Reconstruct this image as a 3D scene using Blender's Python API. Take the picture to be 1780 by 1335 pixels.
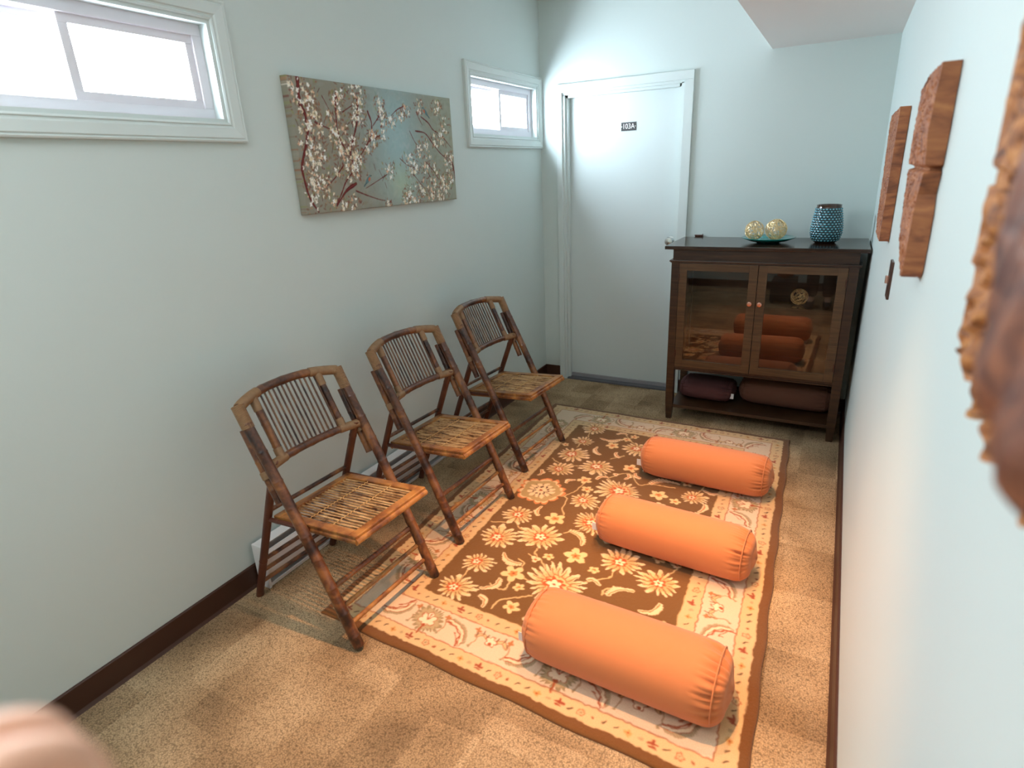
import bpy, bmesh, math, random
import numpy as np
from mathutils import Vector, Matrix
for o in list(bpy.data.objects): bpy.data.objects.remove(o)
random.seed(7)
scene = bpy.context.scene
COL = scene.collection
R_ = math.radians

# ------------------------------------------------------------------ camera
cam_data = bpy.data.cameras.new('camera')
cam = bpy.data.objects.new('camera', cam_data); COL.objects.link(cam)
cam_data.sensor_width = 36.0; cam_data.sensor_fit = 'HORIZONTAL'
cam_data.lens = 1029.76 / 1780 * 36.0
cam_data.clip_start = 0.02
_R = Matrix(((0.88135946, -0.12303885, 0.45614356), (0.47050636, 0.31599409, -0.82387590), (-0.04276992, 0.94074926, 0.33639494)))
cam.matrix_world = Matrix.Translation((1.93384, -4.07453, 1.54861)) @ _R.to_4x4()
cam_data.dof.use_dof = True
cam_data.dof.focus_distance = 2.9
cam_data.dof.aperture_fstop = 2.8
scene.camera = cam

# ------------------------------------------------------------------ world, lights, exposure
W, CZ, YB = 2.094, 2.60, -5.1         # room width, ceiling height, wall behind the camera
scene.view_settings.view_transform = 'Standard'
scene.view_settings.look = 'None'
scene.view_settings.exposure = 0.0
scene.view_settings.gamma = 1.0
scene.view_settings.use_curve_mapping = False
scene.cycles.use_denoising = True
scene.cycles.max_bounces = 12
scene.cycles.diffuse_bounces = 7
scene.cycles.glossy_bounces = 5
scene.cycles.transparent_max_bounces = 12
scene.cycles.sample_clamp_indirect = 8.0
scene.cycles.caustics_reflective = False
scene.cycles.caustics_refractive = False
world = bpy.data.worlds.new('overcast_sky'); scene.world = world
world.use_nodes = True
wn = world.node_tree
bg = wn.nodes['Background']
bg.inputs['Color'].default_value = (0.76, 0.89, 1.0, 1)
bg.inputs['Strength'].default_value = 104.0

def portal(y0, y1, z0, z1):
    l = bpy.data.lights.new('window_daylight', 'AREA'); l.shape = 'RECTANGLE'
    l.size = y1 - y0; l.size_y = z1 - z0
    l.cycles.is_portal = True
    o = bpy.data.objects.new('window_daylight', l); COL.objects.link(o)
    # area lights shine along local -Z: turn it to +X
    o.matrix_world = Matrix.Translation((-0.135, (y0 + y1) / 2, (z0 + z1) / 2)) @ Matrix(((0, 0, -1), (1, 0, 0), (0, -1, 0))).to_4x4()
portal(-3.42, -2.55, 1.75, 2.07)
portal(-0.92, -0.10, 1.75, 2.08)

LAMPS = [(1.38, -1.486, CZ, 140.0, 46), (1.37, -2.10, CZ, 135.0, 54), (1.38, -2.78, CZ, 245.0, 60)]   # x, y, ceiling height, watts, cone
for (lx, ly, lz, lw, cone) in LAMPS:
    l = bpy.data.lights.new('downlight_beam', 'SPOT')
    l.energy = lw; l.color = (1.0, 0.505, 0.235)
    l.spot_size = R_(cone); l.spot_blend = 0.7; l.shadow_soft_size = 0.022
    o = bpy.data.objects.new('downlight_beam', l); COL.objects.link(o)
    o.location = (lx, ly, lz - 0.02)
# unseen fill light added behind the camera to brighten the walls
l = bpy.data.lights.new('fill_light_beam', 'AREA'); l.shape = 'RECTANGLE'; l.size = 1.1; l.size_y = 0.5
l.energy = 27.0; l.color = (0.93, 0.97, 1.0)
o = bpy.data.objects.new('fill_light_beam', l); COL.objects.link(o); o.location = (0.75, -4.3, CZ - 0.05)

# ------------------------------------------------------------------ helpers
def link(o):
    COL.objects.link(o); return o
def mesh_obj(name, verts, faces, mat, parent=None, smooth=False, mats=None, fm=None):
    me = bpy.data.meshes.new(name)
    me.from_pydata([tuple(v) for v in verts], [], [tuple(f) for f in faces])
    for m in (mats or [mat]): me.materials.append(m)
    if fm:
        for p, k in zip(me.polygons, fm): p.material_index = k
    if smooth: me.polygons.foreach_set('use_smooth', [True] * len(me.polygons))
    me.update()
    o = bpy.data.objects.new(name, me); link(o)
    if parent is not None: o.parent = parent
    return o
class MB:
    """collects shapes of ONE part"""
    def __init__(s): s.v = []; s.f = []; s.m = []
    def add(s, v, f, m=0):
        n = len(s.v); s.v += [tuple(x) for x in v]; s.f += [tuple(i + n for i in q) for q in f]; s.m += [m] * len(f); return s
    def box(s, a, b, m=0, bev=0.0):
        x0, y0, z0 = a; x1, y1, z1 = b
        if bev <= 0:
            v = [(x, y, z) for x in (x0, x1) for y in (y0, y1) for z in (z0, z1)]
            f = [(0, 1, 3, 2), (4, 6, 7, 5), (0, 4, 5, 1), (2, 3, 7, 6), (0, 2, 6, 4), (1, 5, 7, 3)]
            return s.add(v, f, m)
        bm = bmesh.new(); bmesh.ops.create_cube(bm, size=1)
        for q in bm.verts:
            q.co = Vector(((x0 + x1) / 2 + q.co.x * (x1 - x0), (y0 + y1) / 2 + q.co.y * (y1 - y0), (z0 + z1) / 2 + q.co.z * (z1 - z0)))
        bmesh.ops.bevel(bm, geom=bm.edges[:], offset=bev, segments=2, affect='EDGES', profile=0.7)
        bm.verts.index_update()
        s.add([tuple(q.co) for q in bm.verts], [tuple(q.index for q in f.verts) for f in bm.faces], m); bm.free(); return s
    def tube(s, pts, rad, n=10, m=0, cap=True, sy=1.0):
        pts = [Vector(p) for p in pts]
        rads = rad if isinstance(rad, (list, tuple)) else [rad] * len(pts)
        v = []; f = []; up = None
        for i, p in enumerate(pts):
            t = (pts[min(i + 1, len(pts) - 1)] - pts[max(i - 1, 0)]).normalized()
            if up is None:
                a = Vector((0, 0, 1)) if abs(t.z) < 0.9 else Vector((0, 1, 0))
                up = (a - t * a.dot(t)).normalized()
            else: up = (up - t * up.dot(t)).normalized()
            w = t.cross(up)
            for k in range(n):
                an = 2 * math.pi * k / n
                v.append(p + (up * math.cos(an) + w * math.sin(an) * sy) * rads[i])
        for i in range(len(pts) - 1):
            for k in range(n):
                a = i * n + k; b = i * n + (k + 1) % n
                f.append((a, b, b + n, a + n))
        if cap:
            f.append(tuple(range(n - 1, -1, -1))); f.append(tuple((len(pts) - 1) * n + k for k in range(n)))
        return s.add(v, f, m)
    def build(s, name, mat, parent=None, smooth=False):
        mats = mat if isinstance(mat, (list, tuple)) else [mat]
        o = mesh_obj(name, s.v, s.f, None, parent, smooth, mats, s.m)
        bm = bmesh.new(); bm.from_mesh(o.data); bmesh.ops.recalc_face_normals(bm, faces=bm.faces); bm.to_mesh(o.data); bm.free()
        return o
def smooth_angle(o, ang=40):
    me = o.data
    me.polygons.foreach_set('use_smooth', [True] * len(me.polygons))
    bm = bmesh.new(); bm.from_mesh(me)
    for e in bm.edges:
        if len(e.link_faces) == 2 and e.calc_face_angle(0) > R_(ang): e.smooth = False
    bm.to_mesh(me); bm.free(); return o
def lathe(prof, n=48):
    v = []; f = []
    for (r, z) in prof:
        for k in range(n):
            a = 2 * math.pi * k / n; v.append((r * math.cos(a), r * math.sin(a), z))
    for i in range(len(prof) - 1):
        for k in range(n):
            a = i * n + k; b = i * n + (k + 1) % n; f.append((a, b, b + n, a + n))
    return v, f
def empty(name, loc, rz=0.0):
    o = bpy.data.objects.new(name, None); link(o); o.location = loc; o.rotation_euler = (0, 0, rz)
    o.empty_display_size = 0.05; return o
def tag(o, label=None, cat=None, group=None, kind=None):
    if label: o['label'] = label
    if cat: o['category'] = cat
    if group: o['group'] = group
    if kind: o['kind'] = kind
    return o
def copy_tree(o, parent=None):
    c = o.copy(); link(c)
    if parent is not None: c.parent = parent
    for ch in list(o.children): copy_tree(ch, c)
    return c
def catmull(p, k=6):
    p = [np.array(q, float) for q in p]
    if len(p) < 3: return [p[0] + (p[1] - p[0]) * t / k for t in range(k + 1)]
    q = [2 * p[0] - p[1]] + p + [2 * p[-1] - p[-2]]; out = []
    for i in range(1, len(q) - 2):
        for j in range(k):
            t = j / k
            out.append(.5 * (2 * q[i] + (q[i + 1] - q[i - 1]) * t + (2 * q[i - 1] - 5 * q[i] + 4 * q[i + 1] - q[i + 2]) * t * t + (3 * q[i] - q[i - 1] - 3 * q[i + 1] + q[i + 2]) * t ** 3))
    out.append(p[-1]); return out

# ------------------------------------------------------------------ materials
def S(r, g, b):
    f = lambda c: (c / 255 / 12.92) if c <= 10 else ((c / 255 + .055) / 1.055) ** 2.4
    return (f(r), f(g), f(b), 1)
def new_mat(name):
    m = bpy.data.materials.new(name); m.use_nodes = True
    return m, m.node_tree.nodes, m.node_tree.links, m.node_tree.nodes['Principled BSDF']
def plain(name, col, rough=.5, metal=0.0, bump=0.0, bscale=200, var=0.0, vscale=8, coat=0.0, sheen=0.0):
    m, N, L, b = new_mat(name)
    b.inputs['Base Color'].default_value = col; b.inputs['Roughness'].default_value = rough; b.inputs['Metallic'].default_value = metal
    b.inputs['Coat Weight'].default_value = coat; b.inputs['Sheen Weight'].default_value = sheen
    tc = N.new('ShaderNodeTexCoord')
    if var > 0:
        n = N.new('ShaderNodeTexNoise'); n.inputs['Scale'].default_value = vscale; n.inputs['Detail'].default_value = 4
        L.new(tc.outputs['Object'], n.inputs['Vector'])
        mx = N.new('ShaderNodeMix'); mx.data_type = 'RGBA'
        mx.inputs['A'].default_value = tuple(c * (1 - var) for c in col[:3]) + (1,); mx.inputs['B'].default_value = tuple(min(1, c * (1 + var)) for c in col[:3]) + (1,)
        L.new(n.outputs['Fac'], mx.inputs['Factor']); L.new(mx.outputs['Result'], b.inputs['Base Color'])
    if bump > 0:
        n = N.new('ShaderNodeTexNoise'); n.inputs['Scale'].default_value = bscale; n.inputs['Detail'].default_value = 2
        L.new(tc.outputs['Object'], n.inputs['Vector'])
        bp = N.new('ShaderNodeBump'); bp.inputs['Strength'].default_value = bump; bp.inputs['Distance'].default_value = .002
        L.new(n.outputs['Fac'], bp.inputs['Height']); L.new(bp.outputs['Normal'], b.inputs['Normal'])
    return m
def ramp(N, stops):
    r = N.new('ShaderNodeValToRGB'); e = r.color_ramp.elements
    while len(e) < len(stops): e.new(0.5)
    for q, (p, c) in zip(e, stops): q.position = p; q.color = c
    return r
def wood(name, c0, c1, c2, rough=.35, scale=(3, 40, 40), dist=2.0, coat=0.0, bump=.15):
    m, N, L, b = new_mat(name)
    tc = N.new('ShaderNodeTexCoord'); mp = N.new('ShaderNodeMapping'); mp.inputs['Scale'].default_value = scale
    n = N.new('ShaderNodeTexNoise'); n.inputs['Scale'].default_value = 1.0; n.inputs['Detail'].default_value = 6; n.inputs['Distortion'].default_value = dist
    r = ramp(N, [(.3, c0), (.5, c1), (.72, c2)])
    L.new(tc.outputs['Object'], mp.inputs['Vector']); L.new(mp.outputs['Vector'], n.inputs['Vector']); L.new(n.outputs['Fac'], r.inputs['Fac'])
    L.new(r.outputs['Color'], b.inputs['Base Color']); b.inputs['Roughness'].default_value = rough; b.inputs['Coat Weight'].default_value = coat
    bp = N.new('ShaderNodeBump'); bp.inputs['Strength'].default_value = bump; bp.inputs['Distance'].default_value = .002
    L.new(n.outputs['Fac'], bp.inputs['Height']); L.new(bp.outputs['Normal'], b.inputs['Normal'])
    return m
def attr_mat(name, rough=.9, var=.12, bscale=700, bump=.5, sheen=0.0):
    m, N, L, b = new_mat(name)
    a = N.new('ShaderNodeAttribute'); a.attribute_name = 'Col'
    tc = N.new('ShaderNodeTexCoord')
    n = N.new('ShaderNodeTexNoise'); n.inputs['Scale'].default_value = bscale; n.inputs['Detail'].default_value = 3
    L.new(tc.outputs['Object'], n.inputs['Vector'])
    mr = N.new('ShaderNodeMapRange'); mr.inputs['To Min'].default_value = 1 - var * 2; mr.inputs['To Max'].default_value = 1 + var * 2
    L.new(n.outputs['Fac'], mr.inputs['Value'])
    vm = N.new('ShaderNodeVectorMath'); vm.operation = 'SCALE'
    L.new(a.outputs['Color'], vm.inputs[0]); L.new(mr.outputs['Result'], vm.inputs['Scale']); L.new(vm.outputs['Vector'], b.inputs['Base Color'])
    b.inputs['Roughness'].default_value = rough; b.inputs['Specular IOR Level'].default_value = .15; b.inputs['Sheen Weight'].default_value = sheen
    bp = N.new('ShaderNodeBump'); bp.inputs['Strength'].default_value = bump; bp.inputs['Distance'].default_value = .002
    L.new(n.outputs['Fac'], bp.inputs['Height']); L.new(bp.outputs['Normal'], b.inputs['Normal'])
    return m
def glass_mat(name, ior=1.5, tint=(1, 1, 1, 1)):
    m = bpy.data.materials.new(name); m.use_nodes = True; N = m.node_tree.nodes; L = m.node_tree.links
    N.clear(); out = N.new('ShaderNodeOutputMaterial'); mix = N.new('ShaderNodeMixShader')
    tr = N.new('ShaderNodeBsdfTransparent'); tr.inputs['Color'].default_value = tint
    gl = N.new('ShaderNodeBsdfGlossy'); gl.inputs['Roughness'].default_value = 0.0
    fr = N.new('ShaderNodeFresnel'); fr.inputs['IOR'].default_value = ior
    geo = N.new('ShaderNodeNewGeometry'); inv = N.new('ShaderNodeMath'); inv.operation = 'SUBTRACT'; inv.inputs[0].default_value = 1.0; mul = N.new('ShaderNodeMath'); mul.operation = 'MULTIPLY'
    L.new(geo.outputs['Backfacing'], inv.inputs[1]); L.new(inv.outputs['Value'], mul.inputs[0]); L.new(fr.outputs['Fac'], mul.inputs[1])
    L.new(mul.outputs['Value'], mix.inputs['Fac']); L.new(tr.outputs['BSDF'], mix.inputs[1]); L.new(gl.outputs['BSDF'], mix.inputs[2]); L.new(mix.outputs['Shader'], out.inputs['Surface'])
    return m

WALLC = (.575, .648, .622, 1)
M = {}
M['wall'] = plain('painted_wall', WALLC, .55, bump=.06, bscale=250)
M['trim'] = plain('painted_trim', (.60, .665, .645, 1), .35)
M['door'] = plain('painted_door', (.60, .665, .65, 1), .38)
M['ceiling'] = plain('ceiling_paint', (.78, .76, .74, 1), .8, bump=.1)
M['vinyl'] = plain('white_vinyl', (.72, .70, .74, 1), .4)
M['base'] = plain('brown_vinyl_base', S(62, 34, 22), .45)
M['white_metal'] = plain('white_enamel', (.72, .71, .70, 1), .35)
M['glass'] = glass_mat('window_glass')
M['glass_far'] = glass_mat('window_glass_dimming', 1.5, (.87, .88, .89, 1))  # grey tint added to dim the small window's daylight on the door
M['cab_glass'] = glass_mat('cabinet_glass', 1.9, (.93, .90, .86, 1))
M['shelf_glass'] = glass_mat('shelf_glass', 1.5, (.93, .97, .95, 1))
M['chrome'] = plain('chrome', (.8, .8, .8, 1), .15, 1.0)
M['bronze'] = plain('oil_bronze', (.12, .06, .045, 1), .35, .8)
M['copper'] = plain('copper_knob', (.75, .42, .32, 1), .25, 1.0)
M['cabwood'] = wood('dark_cabinet_wood', (.018, .008, .004, 1), (.038, .017, .008, 1), (.06, .028, .012, 1), .32, (4, 4, 60), 1.0, bump=.05)
M['cabtop'] = wood('cabinet_top_wood', (.018, .008, .004, 1), (.03, .014, .008, 1), (.045, .022, .012, 1), .16, (4, 4, 60), 1.0, bump=.02)
M['cabdoor'] = wood('cabinet_door_wood', (.055, .026, .010, 1), (.085, .042, .016, 1), (.12, .06, .024, 1), .38, (4, 4, 60), 1.0, bump=.05)
M['carved'] = wood('carved_teak', (.14, .04, .015, 1), (.30, .10, .035, 1), (.42, .16, .055, 1), .66, (9, 14, 26), 1.6)
M['carved_warm_lit'] = wood('carved_teak_warm_lit', (.10, .03, .010, 1), (.36, .13, .035, 1), (.52, .23, .07, 1), .66, (18, 26, 40), 1.8)  # more orange teak: warm lamp light put into the backboard colour
M['carved_dark'] = wood('carved_teak_dark', (.07, .022, .014, 1), (.16, .055, .028, 1), (.28, .10, .045, 1), .5, (9, 14, 26), 1.6)
M['orange'] = plain('orange_cotton', (.60, .195, .062, 1), .85, bump=.35, bscale=900, sheen=.2)
M['brown_cloth'] = plain('brown_cotton', (.11, .042, .022, 1), .9, bump=.3, bscale=900)
M['wine_cloth'] = plain('wine_cotton', (.085, .026, .024, 1), .9, bump=.3, bscale=900)
M['label'] = plain('white_label', (.8, .78, .76, 1), .7)
M['gold'] = plain('gold_wire', (.95, .72, .40, 1), .3, 1.0)
M['tealglass'] = plain('teal_glaze', (.0, .22, .20, 1), .12, 0.0, coat=.6)
M['rubber'] = plain('grey_rubber', (.10, .10, .11, 1), .6)
M['alum'] = plain('aluminium', (.45, .45, .48, 1), .4, .6)
M['binding'] = plain('rattan_binding', (.25, .14, .065, 1), .5, var=.35, vscale=60)
M['skin'] = plain('skin', (.86, .50, .34, 1), .5)
M['cloth_black'] = plain('black_trousers', (.015, .015, .018, 1), .85)
M['cloth_grey'] = plain('dark_grey_shirt', (.06, .065, .075, 1), .9)
M['hair'] = plain('dark_brown_hair', (.03, .016, .01, 1), .5)
M['thread'] = plain('seat_thread', (.55, .33, .12, 1), .6)
M['rear'] = wood('reddish_wood', (.06, .016, .010, 1), (.10, .028, .014, 1), (.15, .05, .02, 1), .4, (8, 8, 8), .5)
M['peach'] = plain('peach_upholstery', (.70, .44, .30, 1), .8, bump=.4, bscale=400)
M['black'] = plain('black_leather', (.012, .011, .012, 1), .5)
M['emit'] = None
def bamboo(name, dark, mid, lite, lo=.36, hi=.66, sc=(1, 1, 1)):
    m, N, L, b = new_mat(name)
    tc = N.new('ShaderNodeTexCoord')
    n = N.new('ShaderNodeTexNoise'); n.inputs['Scale'].default_value = 11; n.inputs['Detail'].default_value = 5; n.inputs['Distortion'].default_value = .8
    n2 = N.new('ShaderNodeTexNoise'); n2.inputs['Scale'].default_value = 90; n2.inputs['Detail'].default_value = 3
    mr = N.new('ShaderNodeMath'); mr.operation = 'MULTIPLY_ADD'; mr.inputs[1].default_value = .22; 
    mp = N.new('ShaderNodeMapping'); mp.inputs['Scale'].default_value = sc
    L.new(tc.outputs['Object'], mp.inputs['Vector']); L.new(mp.outputs['Vector'], n.inputs['Vector']); L.new(tc.outputs['Object'], n2.inputs['Vector'])
    L.new(n2.outputs['Fac'], mr.inputs[0])
    sb = N.new('ShaderNodeMath'); sb.operation = 'SUBTRACT'; sb.inputs[1].default_value = .11
    L.new(n.outputs['Fac'], sb.inputs[0]); L.new(sb.outputs['Value'], mr.inputs[2])
    r = ramp(N, [(lo, dark), ((lo + hi) / 2, mid), (hi, lite)])
    L.new(mr.outputs['Value'], r.inputs['Fac']); L.new(r.outputs['Color'], b.inputs['Base Color'])
    b.inputs['Roughness'].default_value = .3; b.inputs['Coat Weight'].default_value = .25
    return m
M['bamboo'] = bamboo('burnt_bamboo', (.022, .008, .005, 1), (.11, .038, .016, 1), (.24, .095, .03, 1))
M['bamboo_seat'] = bamboo('seat_bamboo', (.10, .032, .012, 1), (.26, .10, .026, 1), (.42, .19, .05, 1), .3, .6)
M['slat'] = bamboo('slat_bamboo', (.07, .03, .015, 1), (.34, .18, .07, 1), (.56, .36, .17, 1), .34, .56, (.8, 14, 1))
M['spindle'] = bamboo('spindle_bamboo', (.025, .011, .008, 1), (.10, .042, .022, 1), (.20, .10, .045, 1), sc=(1, 9, 1))

# ------------------------------------------------------------------ carpet material
def carpet_mat():
    m, N, L, b = new_mat('carpet_tiles')
    tc = N.new('ShaderNodeTexCoord')
    def block(scale, off):
        mp = N.new('ShaderNodeMapping'); mp.inputs['Scale'].default_value = (scale[0], scale[1], 0); mp.inputs['Location'].default_value = off
        fl = N.new('ShaderNodeVectorMath'); fl.operation = 'FLOOR'
        wn_ = N.new('ShaderNodeTexWhiteNoise'); wn_.noise_dimensions = '2D'
        L.new(tc.outputs['Object'], mp.inputs['Vector']); L.new(mp.outputs['Vector'], fl.inputs[0]); L.new(fl.outputs['Vector'], wn_.inputs['Vector'])
        return wn_.outputs['Value']
    a = block((3.1, 3.1), (.37, .11, 0)); c = block((5.7, 2.9), (.2, .77, 0))
    mm = N.new('ShaderNodeMath'); mm.operation = 'ADD'; L.new(a, mm.inputs[0]); L.new(c, mm.inputs[1])
    big = N.new('ShaderNodeTexNoise'); big.inputs['Scale'].default_value = 4; L.new(tc.outputs['Object'], big.inputs['Vector'])
    m2 = N.new('ShaderNodeMath'); m2.operation = 'MULTIPLY_ADD'; m2.inputs[1].default_value = .25; L.new(mm.outputs['Value'], m2.inputs[0]); L.new(big.outputs['Fac'], m2.inputs[2])
    r = ramp(N, [(.42, (.235, .155, .085, 1)), (.72, (.40, .27, .15, 1)), (1.0, (.56, .40, .235, 1))])
    L.new(m2.outputs['Value'], r.inputs['Fac'])
    fn = N.new('ShaderNodeTexVoronoi'); fn.inputs['Scale'].default_value = 210; L.new(tc.outputs['Object'], fn.inputs['Vector'])
    mr = N.new('ShaderNodeMapRange'); mr.inputs['From Min'].default_value = 0; mr.inputs['From Max'].default_value = .9; mr.inputs['To Min'].default_value = 1.35; mr.inputs['To Max'].default_value = .45
    L.new(fn.outputs['Distance'], mr.inputs['Value'])
    sp = N.new('ShaderNodeTexNoise'); sp.inputs['Scale'].default_value = 330; sp.inputs['Detail'].default_value = 1; L.new(tc.outputs['Object'], sp.inputs['Vector'])
    mr2 = N.new('ShaderNodeMapRange'); mr2.inputs['From Min'].default_value = .3; mr2.inputs['From Max'].default_value = .7; mr2.inputs['To Min'].default_value = .7; mr2.inputs['To Max'].default_value = 1.25
    L.new(sp.outputs['Fac'], mr2.inputs['Value'])
    mu = N.new('ShaderNodeMath'); mu.operation = 'MULTIPLY'; L.new(mr.outputs['Result'], mu.inputs[0]); L.new(mr2.outputs['Result'], mu.inputs[1])
    vm = N.new('ShaderNodeVectorMath'); vm.operation = 'SCALE'; L.new(r.outputs['Color'], vm.inputs[0]); L.new(mu.outputs['Value'], vm.inputs['Scale'])
    L.new(vm.outputs['Vector'], b.inputs['Base Color'])
    b.inputs['Roughness'].default_value = .95; b.inputs['Specular IOR Level'].default_value = .1
    bp = N.new('ShaderNodeBump'); bp.inputs['Strength'].default_value = .7; bp.inputs['Distance'].default_value = .003
    L.new(mu.outputs['Value'], bp.inputs['Height']); L.new(bp.outputs['Normal'], b.inputs['Normal'])
    return m
M['carpet'] = carpet_mat()

# ------------------------------------------------------------------ room shell
def struct(o): o['kind'] = 'structure'; return o
T = .14
struct(MB().box((-T, YB - T, -.1), (W + T, T, 0)).build('floor', M['carpet']))
struct(MB().box((-T, YB - T, CZ), (W + T, T, CZ + .1)).build('ceiling', M['ceiling']))
# lowered soffit over the cabinet corner
struct(MB().box((1.469, -1.35, 2.145), (W, 0, CZ)).build('ceiling_soffit', M['ceiling']))
def wall_with_holes(name, axis, fixed0, fixed1, a0, a1, z0, z1, holes, mat):
    ys = sorted({a0, a1} | {h[0] for h in holes} | {h[1] for h in holes}); zs = sorted({z0, z1} | {h[2] for h in holes} | {h[3] for h in holes})
    v = []; f = []; idx = {}
    def V(a, z, s):
        k = (a, z, s)
        if k not in idx:
            idx[k] = len(v); fx = (fixed0, fixed1)[s]
            v.append((fx, a, z) if axis == 'x' else (a, fx, z))
        return idx[k]
    def solid(i, j):
        if i < 0 or j < 0 or i >= len(ys) - 1 or j >= len(zs) - 1: return False
        ca = (ys[i] + ys[i + 1]) / 2; cz = (zs[j] + zs[j + 1]) / 2
        return not any(h[0] < ca < h[1] and h[2] < cz < h[3] for h in holes)
    for i in range(len(ys) - 1):
        for j in range(len(zs) - 1):
            if not solid(i, j): continue
            A, B, c, d = ys[i], ys[i + 1], zs[j], zs[j + 1]
            for s in (0, 1): f.append((V(A, c, s), V(B, c, s), V(B, d, s), V(A, d, s)))
            if not solid(i - 1, j): f.append((V(A, c, 0), V(A, d, 0), V(A, d, 1), V(A, c, 1)))
            if not solid(i + 1, j): f.append((V(B, c, 0), V(B, d, 0), V(B, d, 1), V(B, c, 1)))
            if not solid(i, j - 1): f.append((V(A, c, 0), V(B, c, 0), V(B, c, 1), V(A, c, 1)))
            if not solid(i, j + 1): f.append((V(A, d, 0), V(B, d, 0), V(B, d, 1), V(A, d, 1)))
    o = mesh_obj(name, v, f, mat)
    bm = bmesh.new(); bm.from_mesh(o.data); bmesh.ops.recalc_face_normals(bm, faces=bm.faces); bm.to_mesh(o.data); bm.free()
    return struct(o)
H1 = (-3.42, -2.55, 1.752, 2.066); H2 = (-.92, -.06, 1.756, 2.08)
wall_with_holes('wall_left', 'x', 0.0, -T, YB - T, T, 0, CZ, [H1, H2], M['wall'])
wall_with_holes('wall_back', 'y', 0.0, T, 0, W + T, 0, CZ, [(.166, .985, 0, 2.036)], M['wall'])
struct(MB().box((W, YB - T, 0), (W + T, 0, CZ)).build('wall_right', M['wall']))
struct(MB().box((0, YB - T, 0), (W, YB, CZ)).build('wall_front', M['wall']))
def baseboard(name, pts):
    # profile: flat vinyl cove base with a small toe
    h = .098; b = MB()
    (x0, y0), (x1, y1) = pts
    d = Vector((x1 - x0, y1 - y0)).normalized(); n = Vector((-d.y, d.x))
    prof = [(0, 0), (.016, 0), (.013, .004), (.009, .012), (.008, h - .004), (.005, h), (0, h)]
    v = []
    for (X, Y) in pts:
        for (o_, z) in prof: v.append((X + n.x * o_, Y + n.y * o_, z))
    k = len(prof); f = [(i, (i + 1) % k, (i + 1) % k + k, i + k) for i in range(k)] + [tuple(range(k)), tuple(range(2 * k - 1, k - 1, -1))]
    b.add(v, f); return struct(b.build(name, M['base']))
baseboard('baseboard_left', ((0, 0), (0, YB)))
baseboard('baseboard_right', ((W, YB), (W, 0)))
baseboard('baseboard_back', ((.127, 0), (0.0, 0)))
baseboard('baseboard_back', ((W, 0), (1.045, 0)))
baseboard('baseboard_front', ((0, YB), (W, YB)))

def frame_profile(b, y0, y1, z0, z1, w, prof, axis='x', bottom=True):
    """mitred moulding round the opening y0..y1,z0..z1; prof = [(offset 0..1 across the width, depth)]"""
    ring = []
    for (t, dpt) in prof:
        o_ = t * w
        ring.append([(y0 - o_, z0 - o_ if bottom else z0), (y0 - o_, z1 + o_), (y1 + o_, z1 + o_), (y1 + o_, z0 - o_ if bottom else z0)])
    v = []
    for (t, dpt), q in zip(prof, ring):
        for (a, z) in q: v.append((dpt, a, z) if axis == 'x' else (a, -dpt, z))
    f = []
    n = len(prof)
    for i in range(n - 1):
        for k in range(4):
            if not bottom and k == 3: continue
            f.append((i * 4 + k, i * 4 + (k + 1) % 4, (i + 1) * 4 + (k + 1) % 4, (i + 1) * 4 + k))
    b.add(v, f); return b
CAS = [(0, -.02), (0, .010), (.10, .013), (.16, .009), (.24, .011), (.30, .015), (.78, .019), (.84, .015), (.92, .019), (1, .017), (1, 0)]
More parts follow.
